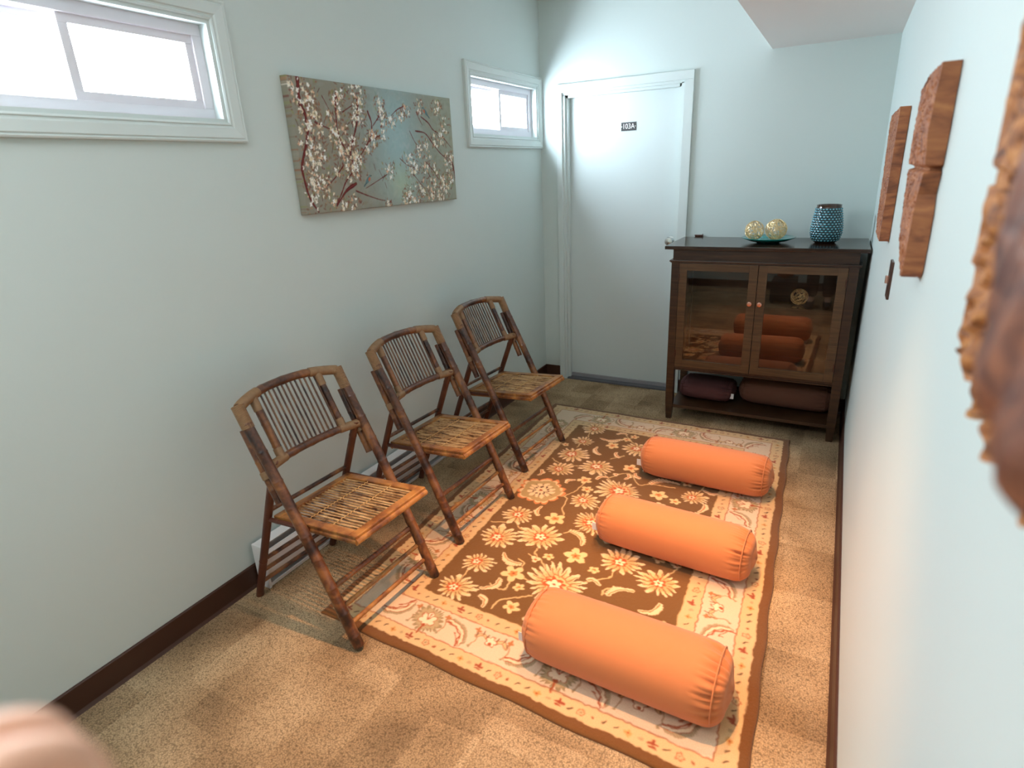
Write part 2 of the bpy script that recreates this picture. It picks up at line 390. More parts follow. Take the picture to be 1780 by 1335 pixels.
def window(idx, H, right_latch):
    y0, y1, z0, z1 = H
    e = empty('window_%d' % idx, (0, (y0 + y1) / 2, z0)); struct(e)
    loc = Vector(e.location)
    def fin(b, name, mat, parent=e):
        b.v = [tuple(Vector(p) - loc) for p in b.v]; return b.build(name, mat, parent)
    cb = MB(); frame_profile(cb, y0, y1, z0, z1, min(.062, .062), CAS)
    # the far casing leg is cut by the corner
    cb.v = [(x, min(y, -.003), z) for x, y, z in cb.v]
    fin(cb, 'casing', M['trim'])
    j = MB()   # painted reveal
    t = .012
    j.box((-.05, y0, z0), (.004, y1, z0 + t)).box((-.05, y0, z1 - t), (.004, y1, z1)).box((-.05, y0, z0 + t), (.004, y0 + t, z1 - t)).box((-.05, y1 - t, z0 + t), (.004, y1, z1 - t))
    fin(j, 'jamb', M['trim'])
    a0, a1, b0, b1 = y0 + t, y1 - t, z0 + t, z1 - t
    fr = MB(); w = .034
    x0, x1 = -.13, -.035
    fr.box((x0, a0, b0), (x1, a1, b0 + w), bev=.002).box((x0, a0, b1 - w), (x1, a1, b1), bev=.002).box((x0, a0, b0 + w), (x1, a0 + w, b1 - w), bev=.002).box((x0, a1 - w, b0 + w), (x1, a1, b1 - w), bev=.002)
    fin(fr, 'window_frame', M['vinyl'])
    ym = (a0 + a1) / 2
    for k, (s0, s1, sx) in enumerate(((a0 + w - .004, ym + .018, -.105), (ym - .018, a1 - w + .004, -.068))):
        sb = MB(); q = .028 if k else .024; zz0, zz1 = b0 + w - .003, b1 - w + .003
        sb.box((sx, s0, zz0), (sx + .024, s1, zz0 + q), bev=.0015).box((sx, s0, zz1 - q), (sx + .024, s1, zz1), bev=.0015)
        sb.box((sx, s0, zz0 + q), (sx + .024, s0 + q, zz1 - q), bev=.0015).box((sx, s1 - q, zz0 + q), (sx + .024, s1, zz1 - q), bev=.0015)
        so = fin(sb, 'sash', M['vinyl'])
        pb = MB().box((sx + .010, s0 + q, zz0 + q), (sx + .014, s1 - q, zz1 - q))
        pb.v = [tuple(Vector(p) - loc) for p in pb.v]; pb.build('pane', M['glass'] if idx == 1 else M['glass_far'], so)
        if k:
            lb = MB().box((sx - .004, s0 + .004, (zz0 + zz1) / 2 - .03), (sx - .0005, s0 + .02, (zz0 + zz1) / 2 + .03), bev=.001)
            lb.v = [tuple(Vector(p) - loc) for p in lb.v]; lb.build('latch', M['alum'], so)
    return e
window(1, H1, True); window(2, H2, True)

# door
d = empty('door_1', (.59, 0, 0)); struct(d)
def dfin(b, name, mat, parent=d):
    b.v = [(x - .59, y, z) for x, y, z in b.v]; return b.build(name, mat, parent)
b = MB(); 
for (a, c_) in (((.127, -.018, 0), (.168, 0, 2.036)), ((.985, -.018, 0), (1.043, 0, 2.036)), ((.127, -.018, 2.036), (1.043, 0, 2.087))): b.box(a, c_, bev=.003)
dfin(b, 'casing', M['trim'])
b = MB().box((.158, -.004, 0), (.184, .135, 2.024)).box((.967, -.004, 0), (.993, .135, 2.024)).box((.158, -.004, 2.02), (.993, .135, 2.044))
b.box((.184, .018, 0), (.200, .052, 2.02)).box((.951, .018, 0), (.967, .052, 2.02)).box((.184, .018, 2.004), (.967, .052, 2.02))
dfin(b, 'jamb', M['trim'])
leaf = dfin(MB().box((.187, .056, .022), (.964, .098, 2.018), bev=.002), 'door_leaf', M['door'])
def part(b, name, mat, parent): b.v = [(x - .59, y, z) for x, y, z in b.v]; return b.build(name, mat, parent)
part(MB().box((.20, .046, .002), (.951, .0555, .040), bev=.001), 'door_sweep', M['alum'], leaf)
kb = MB(); 
v, f = lathe([(0, 0), (.030, 0), (.030, .008), (.012, .010), (.011, .035), (.026, .042), (.029, .055), (.024, .068), (0, .070)], 24)
kb.add([(.93 + x, .056 - z, 1.065 + y) for x, y, z in v], f)
smooth_angle(part(kb, 'door_knob', M['chrome'], leaf))
dfin(MB().box((.184, -.01, 0), (.967, .13, .012), bev=.004), 'threshold', M['rubber'])
# number plate
sg = empty('door_number_sign', (.617, .056, 1.80)); tag(sg, 'small dark number sign reading 103A on the pale green door', 'sign')
SG = plain('sign_plate', (.045, .042, .042, 1), .4); SW = plain('sign_letter', (.85, .85, .82, 1), .5)
MB().box((-.05, -.004, -.026), (.05, -.0003, .026), bev=.001).build('plate', SG, sg)
cu = bpy.data.curves.new('lettering', 'FONT'); cu.body = '103A'; cu.size = .045; cu.align_x = 'CENTER'; cu.align_y = 'CENTER'; cu.extrude = .0006; cu.offset = .0
to = bpy.data.objects.new('tmp', cu); link(to)
bpy.context.view_layer.update()
me = bpy.data.meshes.new_from_object(to.evaluated_get(bpy.context.evaluated_depsgraph_get())); bpy.data.objects.remove(to)
me.materials.clear(); me.materials.append(SW)
lt = bpy.data.objects.new('lettering', me); link(lt); lt.parent = sg; lt.rotation_euler = (R_(90), 0, 0); lt.location = (0, -.0046, 0); lt.scale = (.86, 1, 1)
for sx in (-1, 1):
    bm_ = MB(); bm_.add([(sx * .046, -.0052, .004), (sx * .0425, -.0052, 0), (sx * .046, -.0052, -.004), (sx * .0495, -.0052, 0), (sx * .046, -.0042, .004), (sx * .0425, -.0042, 0), (sx * .046, -.0042, -.004), (sx * .0495, -.0042, 0)], [(0, 1, 2, 3), (4, 5, 6, 7), (0, 1, 5, 4), (1, 2, 6, 5), (2, 3, 7, 6), (3, 0, 4, 7)])
    bm_.build('side_mark', SW, sg)
# bracket on the wall beside the door frame
br = MB().box((1.100, -.004, 1.096), (1.152, 0, 1.112), bev=.001).box((1.100, -.020, 1.108), (1.152, -.004, 1.113), bev=.001).box((1.149, -.020, 1.113), (1.152, -.004, 1.118))
o = br.build('wall_bracket', M['bronze']); tag(o, 'small dark metal bracket on back wall between door frame and vase, just above cabinet top', 'bracket')
# switch plate
sw = empty('light_switch', (W, -1.875, 1.18)); tag(sw, 'bronze light switch plate on right wall below the carved wooden panels', 'light switch')
MB().box((-.007, -.036, -.058), (0, .036, .058), bev=.002).build('switch_plate', M['bronze'], sw)
MB().box((-.016, -.006, -.012), (-.006, .006, .012), bev=.002).build('toggle', M['copper'], sw)

# baseboard heater
ht = empty('baseboard_heater', (0, -2.16, 0)); tag(ht, 'long white baseboard heater on floor along left wall behind the bamboo chairs', 'heater')
y0, y1 = -2.82 + 2.16, -1.5 + 2.16
def ext(prof, a, b_):
    n = len(prof); v = [(x, a, z) for x, z in prof] + [(x, b_, z) for x, z in prof]
    return v, [(i, (i + 1) % n, (i + 1) % n + n, i + n) for i in range(n)] + [tuple(range(n - 1, -1, -1)), tuple(range(n, 2 * n))]
MB().add(*ext([(.017, .025), (.019, .025), (.019, .16), (.05, .178), (.050, .182), (.017, .195)], y0 + .01, y1 - .01)).build('back_plate', M['white_metal'], ht)
MB().add(*ext([(.066, .045), (.069, .045), (.069, .135), (.060, .158), (.057, .158), (.066, .133)], y0 + .01, y1 - .01)).build('front_panel', M['white_metal'], ht)
MB().add(*ext([(.02, .004), (.072, .004), (.076, .022), (.073, .022), (.068, .010), (.02, .010)], y0 + .01, y1 - .01)).build('bottom_rail', M['white_metal'], ht)
fb = MB()
for i in range(100):
    yy = y0 + .04 + i * (y1 - y0 - .08) / 99; fb.box((.026, yy, .06), (.060, yy + .0012, .12))
fb.tube([(.043, y0 + .02, .09), (.043, y1 - .02, .09)], .009).build('heating_fins', M['alum'], ht)
for yy in (y0, y1 - .012): MB().box((.017, yy, .002), (.078, yy + .012, .197), bev=.003).build('end_cap', M['white_metal'], ht)

# recessed lamps and the housing of the added fill light behind the camera
first = None
for i, (lx, ly, lz, _w, _c) in enumerate(LAMPS):
    if first is None:
        e = empty('recessed_downlight', (lx, ly, lz))
        v, f = lathe([(.062, 0), (.088, 0), (.088, -.006), (.060, -.004), (.056, -.001)], 32); mesh_obj('trim_ring', v, f, M['white_metal'], e, True)
        first = e
    else: e = copy_tree(first); e.location = (lx, ly, lz)
    tag(e, ['recessed ceiling downlight closest to the lowered soffit', 'recessed ceiling downlight over the middle of the rug', 'recessed ceiling downlight over the near end of the rug'][i], 'ceiling light', 'recessed downlights over the rug')
e = MB().box((.18, -4.57, CZ - .04), (1.32, -4.03, CZ - .001), bev=.004).build('fill_light_panel', M['white_metal']); tag(e, 'flat rectangular housing of the added fill light near the camera end of the room', 'ceiling light')  # unseen box added to go with the fill light

# ------------------------------------------------------------------ raster painter for woven / painted patterns
class Canvas:
    def __init__(s, w, h, px, base):
        s.w, s.h, s.px = w, h, px
        s.nu = int(round(w / px)) + 1; s.nv = int(round(h / px)) + 1
        s.u = np.linspace(0, w, s.nu); s.v = np.linspace(0, h, s.nv)
        s.a = np.zeros((s.nv, s.nu, 3)); s.a[:] = base[:3]
        s.soft = px * .6
    def win(s, cu, cv, r):
        i0 = max(0, int((cu - r) / s.px)); i1 = min(s.nu, int((cu + r) / s.px) + 2); j0 = max(0, int((cv - r) / s.px)); j1 = min(s.nv, int((cv + r) / s.px) + 2)
        if i0 >= i1 or j0 >= j1: return None
        U, V = np.meshgrid(s.u[i0:i1] - cu, s.v[j0:j1] - cv); return (slice(j0, j1), slice(i0, i1)), U, V
    def put(s, sl, sd, col, op=1.0):
        """sd signed distance, negative inside"""
        m = np.clip(.5 - sd / (2 * s.soft), 0, 1)[..., None] * op
        s.a[sl] = s.a[sl] * (1 - m) + np.array(col[:3]) * m
    def rect(s, u0, u1, v0, v1, col, op=1):
        U, V = np.meshgrid(s.u, s.v)
        sd = np.maximum(np.maximum(u0 - U, U - u1), np.maximum(v0 - V, V - v1)); s.put((slice(None), slice(None)), sd, col, op)
    def ell(s, cu, cv, a, b, rot, col, op=1.0):
        q = s.win(cu, cv, max(a, b) + .01)
        if q is None: return
        sl, U, V = q; c, n = math.cos(rot), math.sin(rot); X = U * c + V * n; Y = -U * n + V * c
        k = np.sqrt((X / a) ** 2 + (Y / b) ** 2); s.put(sl, (k - 1) * min(a, b), col, op)
    def line(s, pts, w, col, op=1.0, taper=False, jit=0):
        P = catmull(pts, 8)
        for i in range(len(P) - 1):
            p, q = P[i], P[i + 1]; ww = w * (1 - .6 * i / len(P)) if taper else w
            if jit: ww *= 1 + random.uniform(-jit, jit)
            c = (p + q) / 2; r = np.hypot(*(q - p)) / 2 + ww + .004; g = s.win(c[0], c[1], r)
            if g is None: continue
            sl, U, V = g; U = U + c[0]; V = V + c[1]; d_ = q - p; l2 = max(1e-9, d_ @ d_)
            t = np.clip(((U - p[0]) * d_[0] + (V - p[1]) * d_[1]) / l2, 0, 1)
            s.put(sl, np.hypot(U - p[0] - t * d_[0], V - p[1] - t * d_[1]) - ww / 2, col, op)
    def lobes(s, cu, cv, R, n, depth, col, rot=0, sharp=1.0, sx=1.0, op=1.0, asym=0.0):
        q = s.win(cu, cv, R * 1.3 * max(sx, 1) + .01)
        if q is None: return
        sl, U, V = q; th = np.arctan2(V, U / sx) - rot; rr = np.hypot(U / sx, V)
        if n >= 8:    # hand tufted: uneven, slightly curling petals
            ph = cu * 91 + cv * 57; th = th + .10 * np.sin(3 * th + ph) + .9 * (rr - R * .5) * np.sin(2 * th + ph); rr = rr * (1 + .07 * np.sin(5 * th + ph) + .05 * np.sin(2 * th + 2 * ph))
        ed = R * (1 - depth + depth * np.abs(np.cos(n * th / 2)) ** sharp) * (1 + asym * np.cos(th))
        s.put(sl, (rr - ed) * .8, col, op)

def rug_pattern():
    BR = S(114, 78, 38); CR = S(228, 206, 172); LT = S(212, 186, 156); TAN = S(196, 160, 108); RU = S(158, 74, 34); OL = S(150, 128, 92); OB = S(196, 146, 84); DK = S(92, 58, 34); GU = S(206, 172, 126)
    w, h = 1.51, 2.33; C = Canvas(w, h, .0029, DK); e = .034
    C.a[:] = S(112, 72, 36)[:3]
    C.rect(e, w - e, e, h - e, GU)
    C.rect(.092, w - .092, .092, h - .092, RU); C.rect(.096, w - .096, .096, h - .096, LT)
    C.rect(.226, w - .226, .226, h - .226, RU); C.rect(.230, w - .230, .230, h - .230, GU)
    C.rect(.287, w - .287, .287, h - .287, TAN); C.rect(.290, w - .290, .290, h - .290, BR)
    rnd = random.Random(3)
    # guard stripe motifs
    def guard(off, step):
        per = [((off, t), 1) for t in np.arange(off + .02, h - off, step)] + [((w - off, t), 1) for t in np.arange(off + .04, h - off, step)] + [((t, off), 0) for t in np.arange(off + .03, w - off, step)] + [((t, h - off), 0) for t in np.arange(off + .05, w - off, step)]
        for i, ((u, v), vert) in enumerate(per):
            k = i % 8; r = .011
            if k == 0:      # T mark
                a = (1, 0) if not vert else (0, 1); b_ = (-a[1], a[0])
                C.line([(u - a[0] * r * 1.3, v - a[1] * r * 1.3 + .003), (u + a[0] * r * 1.3, v + a[1] * r * 1.3 + .003)], .007, S(150, 70, 42))
                C.line([(u, v), (u + b_[0] * r * 1.4, v + b_[1] * r * 1.4)], .008, S(150, 70, 42)); C.line([(u - .01, v - .008), (u + .008, v - .01)], .005, S(150, 70, 42))
            elif k == 2:
                C.lobes(u, v, .015, 5, .35, RU); C.lobes(u, v, .011, 5, .35, GU); C.ell(u, v, .004, .004, 0, OL)
            elif k == 6:
                C.lobes(u, v, .013, 4, .5, OB); C.ell(u, v, .004, .004, 0, RU)
            elif k in (1, 4, 5): C.line([(u - .006, v - .004), (u + .006, v + .006)], .004, DK)
            elif k == 3: C.ell(u, v, .005, .005, 0, S(150, 84, 50))
            else: C.ell(u, v, .008, .006, .4, OL, .6)
    guard(.062, .0365); guard(.258, .0395)
    # main border motifs
    def bpal(u, v, rot, R=.066):
        C.lobes(u, v, R, 22, .30, OL, rot, .8); C.lobes(u, v, R * .78, 15, .2, S(176, 152, 112), rot, .8)
        C.lobes(u, v, R * .60, 6, .35, RU, rot); C.lobes(u, v, R * .54, 6, .38, CR, rot)
        for k in (-1, 0, 1):
            a = rot + k * .6; C.line([(u, v), (u + math.cos(a) * R * .45, v + math.sin(a) * R * .45)], .003, RU)
        C.ell(u - math.cos(rot) * R * .45, v - math.sin(rot) * R * .45, .008, .008, 0, RU)
        a = rot + math.pi
        C.line([(u + math.cos(a) * R * .6, v + math.sin(a) * R * .6), (u + math.cos(a) * R * 1.15, v + math.sin(a) * R * 1.15)], .006, RU)
    def bleaf(u, v, rot, s=1):
        pts = []
        for t in np.linspace(-1, 1, 7):
            x = t * .060; y = s * (.028 * (1 - t * t) - .014); pts.append((u + x * math.cos(rot) - y * math.sin(rot), v + x * math.sin(rot) + y * math.cos(rot)))
        nrm = (-math.sin(rot) * s, math.cos(rot) * s)
        for (x, y) in catmull(pts, 3)[::1]: C.line([(x, y), (x + nrm[0] * .020, y + nrm[1] * .020)], .0045, OL, .9)
        C.line(pts, .014, RU); C.line(pts, .009, S(222, 196, 160))
        q = [(x - nrm[0] * .013 + .004 * (-1) ** i, y - nrm[1] * .013) for i, (x, y) in enumerate(pts)]
        C.line(q, .0045, RU)
        p = pts[3]; C.line([pts[0], (p[0] - nrm[0] * .03, p[1] - nrm[1] * .03), (p[0] - nrm[0] * .034 + .012, p[1] - nrm[1] * .034)], .003, RU)
    def bfan(u, v, rot):
        c, n = math.cos(rot), math.sin(rot)
        for s_ in (-1, 1):
            p = [(0, 0), (.018, .02 * s_), (.03, .042 * s_), (.012, .062 * s_)]
            P = [(u + x * c - y * n, v + x * n + y * c) for x, y in p]
            C.line(P, .013, S(150, 96, 56)); C.line(P, .007, S(214, 176, 128))
            for (x, y) in P[1:]:
                C.line([(x, y), (x + c * .02, y + n * .02)], .004, S(130, 90, 60))
        C.lobes(u + c * .012, v + n * .012, .026, 5, .4, RU, rot); C.lobes(u + c * .012, v + n * .012, .021, 5, .4, CR, rot)
        C.ell(u, v, .007, .007, 0, RU)
    m = .161
    def side(p0, p1, rot):
        L_ = math.hypot(p1[0] - p0[0], p1[1] - p0[1]); n = int(round(L_ / .128)); 
        for i in range(n):
            t = (i + .5) / n; u = p0[0] + (p1[0] - p0[0]) * t; v = p0[1] + (p1[1] - p0[1]) * t
            k = i % 4
            if k == 1: bpal(u, v, rot)
            elif k == 3: bfan(u, v, rot)
            else: bleaf(u, v, rot + math.pi / 2 + (.75 if k == 0 else -.75), 1 if k == 0 else -1)
            if i < n - 1:
                t2 = (i + 1) / n; u2 = p0[0] + (p1[0] - p0[0]) * t2; v2 = p0[1] + (p1[1] - p0[1]) * t2
                C.lobes(u2 + math.cos(rot) * .040, v2 + math.sin(rot) * .040, .014, 4, .5, S(176, 112, 66)); C.line([(u2 - math.cos(rot) * .04, v2 - math.sin(rot) * .04), (u2 - math.cos(rot) * .01 + .01, v2 - math.sin(rot) * .01 + .01), (u2 + math.cos(rot) * .03, v2 + math.sin(rot) * .03)], .0035, S(164, 120, 80)); C.ell(u2 - math.cos(rot) * .04, v2 - math.sin(rot) * .04, .005, .005, 0, OL)
    side((.2, m), (w - .12, m), math.pi / 2); side((.2, h - m), (w - .12, h - m), -math.pi / 2)
    side((m, .26), (m, h - .26), 0); side((w - m, .26), (w - m, h - .26), math.pi)
    # field
    VN = [[(0.394,0.356),(0.392,0.436),(0.388,0.469),(0.399,0.537)],[(0.585,0.318),(0.585,0.359),(0.618,0.396),(0.691,0.455)],[(0.751,0.55),(0.84,0.617),(0.922,0.687),(0.935,0.734),(0.941,0.809)],[(0.678,0.616),(0.643,0.66),(0.594,0.699),(0.587,0.748)],[(0.593,1.029),(0.564,1.08),(0.557,1.162),(0.538,1.188),(0.566,1.256),(0.582,1.338)],[(0.492,1.166),(0.538,1.188)],[(0.306,0.826),(0.352,0.841),(0.406,0.876)],[(0.485,0.824),(0.439,0.845),(0.406,0.876)],[(0.649,0.89),(0.697,0.935),(0.736,0.962)],[(0.582,0.437),(0.578,0.473),(0.573,0.528)],[(0.511,0.439),(0.564,0.427),(0.582,0.437)],[(0.581,0.591),(0.578,0.621),(0.544,0.635)],[(0.315,1.537),(0.369,1.506),(0.431,1.501),(0.504,1.523)],[(0.644,1.485),(0.698,1.431),(0.775,1.354)],[(0.679,1.46),(0.725,1.522),(0.774,1.544),(0.835,1.455),(0.889,1.481),(1.013,1.502)],[(0.623,1.666),(0.679,1.736)],[(0.599,2.047),(0.628,1.981),(0.705,1.89)],[(0.936,0.58),(0.932,0.61),(0.946,0.632),(0.986,0.637)],[(0.706,1.165),(0.752,1.154),(0.77,1.179)],[(0.398,1.778),(0.396,1.727)],[(0.393,1.957),(0.408,1.884)],[(0.619,0.528),(0.658,0.526)],[(0.422,1.402),(0.446,1.519)]]
    for p in VN: C.line(p, .0062, S(206, 170, 118))
    for p in ([(1.1, .75), (1.17, .9), (1.12, 1.05), (1.0, 1.12)], [(.9, 1.15), (.83, 1.05), (.78, 1.03)], [(1.0, 1.9), (.92, 1.82), (.8, 1.86)], [(1.1, .43), (1.0, .38), (.9, .42), (.8, .5)], [(1.1, 1.75), (1.15, 1.6), (1.12, 1.45)]): C.line(p, .0062, S(206, 170, 118))
    PET = S(230, 196, 152)
    def flower(u, v, R, k, rot):
        if k == 1 or k == 2:
            n = 15 if k == 1 else 21
            C.lobes(u, v, R * 1.06, n, .46, DK, rot, 1.1, 1.08, asym=.14, op=.55); C.lobes(u, v, R, n, .46, PET, rot, 1.1, 1.08, asym=.14); C.lobes(u, v, R * .66, n - 4, .40, S(176, 128, 78), rot + .2, 1.0, 1.05); C.lobes(u, v, R * .8, n, .30, S(216, 178, 122), rot, 1.0, 1.08, op=.7, asym=.10)
            C.lobes(u + .004, v, R * .56, 8, .22, TAN, rot + .4, .8, 1.05, op=.8)
            nn = n
            for i in range(nn):
                a = rot + 2 * math.pi * (i + .5) / nn; C.line([(u + math.cos(a) * R * .40, v + math.sin(a) * R * .40), (u + math.cos(a) * R * .9, v + math.sin(a) * R * .9)], .0042, S(132, 88, 46), .9)
            if k == 2:
                C.lobes(u, v, R * .52, 9, .2, S(196, 102, 52), rot); C.lobes(u, v, R * .46, 9, .2, S(222, 180, 124), rot)
            C.lobes(u - .006, v, R * .40, 8, .34, S(186, 84, 38), rot); C.lobes(u - .006, v, R * .26, 5, .5, S(238, 214, 176), rot); C.ell(u - .006, v, .006, .006, 0, RU)
        elif k == 3:
            C.lobes(u, v, R * 1.05, 14, .22, S(214, 130, 76), rot, .6, 1.05); C.lobes(u, v, R * .93, 14, .16, S(222, 190, 144), rot, .6, 1.05); C.lobes(u, v, R * .84, 8, .06, S(176, 146, 96), rot, 1, 1.05)
            C.lobes(u, v, R * .62, 12, .3, PET, rot, .7); C.lobes(u, v, R * .36, 10, .3, DK, rot); C.lobes(u, v, R * .30, 8, .4, PET, rot); C.ell(u, v, .009, .009, 0, RU)
            for i in range(12):
                a = rot + 2 * math.pi * (i + .5) / 12; C.line([(u + math.cos(a) * R * .3, v + math.sin(a) * R * .3), (u + math.cos(a) * R * .58, v + math.sin(a) * R * .58)], .003, DK, .8)
        elif k == 0:
            C.lobes(u, v, R, 5, .50, S(228, 190, 136), rot, .9); C.lobes(u, v, R * .4, 5, .4, S(214, 130, 70), rot); C.ell(u, v, R * .12, R * .12, 0, RU)
        else:
            pts = [(u + math.cos(rot) * R * 1.1 * t - math.sin(rot) * R * .4 * (1 - t * t), v + math.sin(rot) * R * 1.1 * t + math.cos(rot) * R * .4 * (1 - t * t)) for t in np.linspace(-1, 1, 6)]
            for i, p in enumerate(catmull(pts, 2)):
                L_ = R * .55 * (1 - abs(i / 5 - 1) * .5); C.line([p, (p[0] - math.sin(rot + .5) * L_, p[1] + math.cos(rot + .5) * L_)], .0085, PET)
            C.line(pts, .013, PET); C.line(pts, .004, S(190, 110, 60))
    FL = [(0.403,1.187,0.111,3),(0.395,0.729,0.079,1),(0.573,0.817,0.089,1),(0.4,0.935,0.068,1),(0.399,0.537,0.06,1),(0.394,0.356,0.07,1),(0.751,0.55,0.108,2),(0.771,1.352,0.096,2),(0.583,1.55,0.082,1),(0.401,1.634,0.082,1),(0.404,1.435,0.068,1),(0.405,1.818,0.055,1),(0.409,2.021,0.068,1),(0.726,1.851,0.081,1),(0.739,1.022,0.085,2),(0.942,0.803,0.079,1),(1.116,0.746,0.074,1),(0.757,0.76,0.049,0),(0.636,1.191,0.066,1),(0.57,0.979,0.046,0),(0.571,1.381,0.037,0),(0.568,0.537,0.047,0),(0.957,1.396,0.043,0),(1.116,1.444,0.056,1),(0.755,1.608,0.04,0),(0.518,0.622,0.043,4),(0.511,0.439,0.04,4),(0.711,0.878,0.048,4),(0.997,0.621,0.044,4),(0.528,1.738,0.04,4),(0.542,1.918,0.05,4),(0.579,1.834,0.039,0),(0.65,0.362,0.031,0),(0.858,0.707,0.021,0),(0.655,0.704,0.023,0),(1.114,0.595,0.038,4),(0.664,2.002,0.025,0),(0.96,1.514,0.059,4)]
    FL += [(1.10, 1.10, .08, 1), (.93, 1.13, .055, 4), (1.12, .42, .075, 1), (.95, .40, .05, 4), (.82, .36, .035, 0), (1.10, 1.80, .085, 1), (.92, 1.90, .06, 1), (.97, .97, .045, 0), (1.16, 1.97, .05, 0), (1.16, .93, .045, 4), (.83, 1.72, .045, 4), (.93, 1.68, .05, 1)]
    rf = random.Random(8); extra = []
    for _ in range(900):      # small sprigs fill the gaps of the field
        u, v = rf.uniform(.315, w - .315), rf.uniform(.315, h - .315)
        if all(math.hypot(u - a, v - b) > r * 1.05 + .034 for a, b, r, k in FL + extra) and all(math.hypot(u - a, v - b) > .026 for q in VN for a, b in q): extra.append((u, v, rf.choice([.024, .028, .032]), rf.choice([0, 4, 4, 5])))
    for (u, v, r, k) in extra:
        a = rf.uniform(0, 6.28)
        if k == 5:
            C.line([(u, v), (u + math.cos(a) * r, v + math.sin(a) * r * .6 + .006), (u + math.cos(a) * r * 1.7, v + math.sin(a) * r * 1.5)], .004, S(206, 170, 118)); C.lobes(u, v, r * .8, 3, .5, PET, a); C.ell(u, v, r * .25, r * .25, 0, S(190, 96, 50))
        else: flower(u, v, r, k, a)
    for i, (u, v, r, k) in enumerate(FL): flower(u, v, r * (1.08 if k else 1.1), k, (i * 1.37) % 6.28)
    # hand made wobble: the finished pattern is resampled along a smooth random offset
    rs_ = np.random.RandomState(2)
    def smooth(n):
        z = rs_.uniform(-1, 1, (int(C.nv / n) + 4, int(C.nu / n) + 4)); vi = np.arange(C.nv) / n; ui = np.arange(C.nu) / n
        a0 = vi.astype(int); fa = (vi - a0)[:, None]; b0 = ui.astype(int); fb = (ui - b0)[None, :]; fa = fa * fa * (3 - 2 * fa); fb = fb * fb * (3 - 2 * fb)
        g = lambda i, j: z[np.ix_(a0 + i, b0 + j)]
        return (g(0, 0) * (1 - fa) + g(1, 0) * fa) * (1 - fb) + (g(0, 1) * (1 - fa) + g(1, 1) * fa) * fb
    dx = smooth(4) * 1.1 + smooth(12) * .9; dy = smooth(4) * 1.1 + smooth(12) * .9
    I, J = np.meshgrid(np.arange(C.nv), np.arange(C.nu), indexing='ij')
    I = np.clip(I + dy, 0, C.nv - 1.001); J = np.clip(J + dx, 0, C.nu - 1.001); i0 = I.astype(int); j0 = J.astype(int); fi = (I - i0)[..., None]; fj = (J - j0)[..., None]
    C.a = (C.a[i0, j0] * (1 - fi) + C.a[i0 + 1, j0] * fi) * (1 - fj) + (C.a[i0, j0 + 1] * (1 - fi) + C.a[i0 + 1, j0 + 1] * fi) * fj
    # clip field motifs off the guard stripe: nothing crosses the brown edge
    return C

def grid_obj(name, C, fn, mat, thick_fn=None):
    nv, nu = C.nv, C.nu
    U, V = np.meshgrid(C.u, C.v); P = fn(U, V).reshape(-1, 3)
    idx = np.arange(nu * nv).reshape(nv, nu)
    q = np.stack([idx[:-1, :-1], idx[:-1, 1:], idx[1:, 1:], idx[1:, :-1]], -1).reshape(-1, 4)
    ring = np.concatenate([idx[0, :-1], idx[:-1, -1], idx[-1, :0:-1], idx[:0:-1, 0]])
    low = thick_fn(P[ring]); n0 = len(P); m = len(ring)
    a = np.arange(m); b = (a + 1) % m
    side = np.stack([ring[a], n0 + a, n0 + b, ring[b]], -1)
    allP = np.concatenate([P, low]); F = np.concatenate([q, side])
    cols = np.concatenate([C.a.reshape(-1, 3), C.a.reshape(-1, 3)[ring]])
    me = bpy.data.meshes.new(name); me.vertices.add(len(allP)); me.vertices.foreach_set('co', allP.astype(np.float32).ravel())
    me.loops.add(F.size); me.loops.foreach_set('vertex_index', F.astype(np.int32).ravel())
    me.polygons.add(len(F)); me.polygons.foreach_set('loop_start', (np.arange(len(F)) * 4).astype(np.int32))
    me.update(calc_edges=True); me.validate()
    ca = me.color_attributes.new('Col', 'FLOAT_COLOR', 'POINT')
    ca.data.foreach_set('color', np.concatenate([cols, np.ones((len(cols), 1))], 1).astype(np.float32).ravel())
    me.materials.append(mat); me.polygons.foreach_set('use_smooth', [True] * len(me.polygons))
    o = bpy.data.objects.new(name, me); link(o); return o

M['rug'] = attr_mat('wool_rug', .95, .16, 420, .6, .2)
C = rug_pattern()
NLc, NRc, FLc, FRc = [np.array(p) for p in ((.370, -2.835), (1.904, -2.905), (.319, -.544), (1.829, -.566))]
rs = np.random.RandomState(5)
def rug_fn(U, V):
    s = (U / C.w)[..., None]; t = (V / C.h)[..., None]
    t2 = t; p = (1 - t2) * ((1 - s) * NLc + s * NRc) + t2 * ((1 - s) * FLc + s * FRc)
    ed = np.minimum(np.minimum(U, C.w - U), np.minimum(V, C.h - V)); z = .012 - .006 * np.exp(-ed / .005) + rs.uniform(-.0005, .0005, U.shape)
    wob = .003 * np.sin(V * 21 + 1) * np.exp(-np.minimum(U, C.w - U) / .05); wob2 = .003 * np.sin(U * 17) * np.exp(-np.minimum(V, C.h - V) / .05)
    return np.concatenate([p[..., :1] + wob[..., None], p[..., 1:] + wob2[..., None], z[..., None]], -1)
def rug_low(P): Q = P.copy(); Q[:, 2] = .0005; return Q
rug = grid_obj('area_rug', C, rug_fn, M['rug'], rug_low)
tag(rug, 'brown and cream floral wool rug lying on the carpet under the orange bolsters', 'rug')

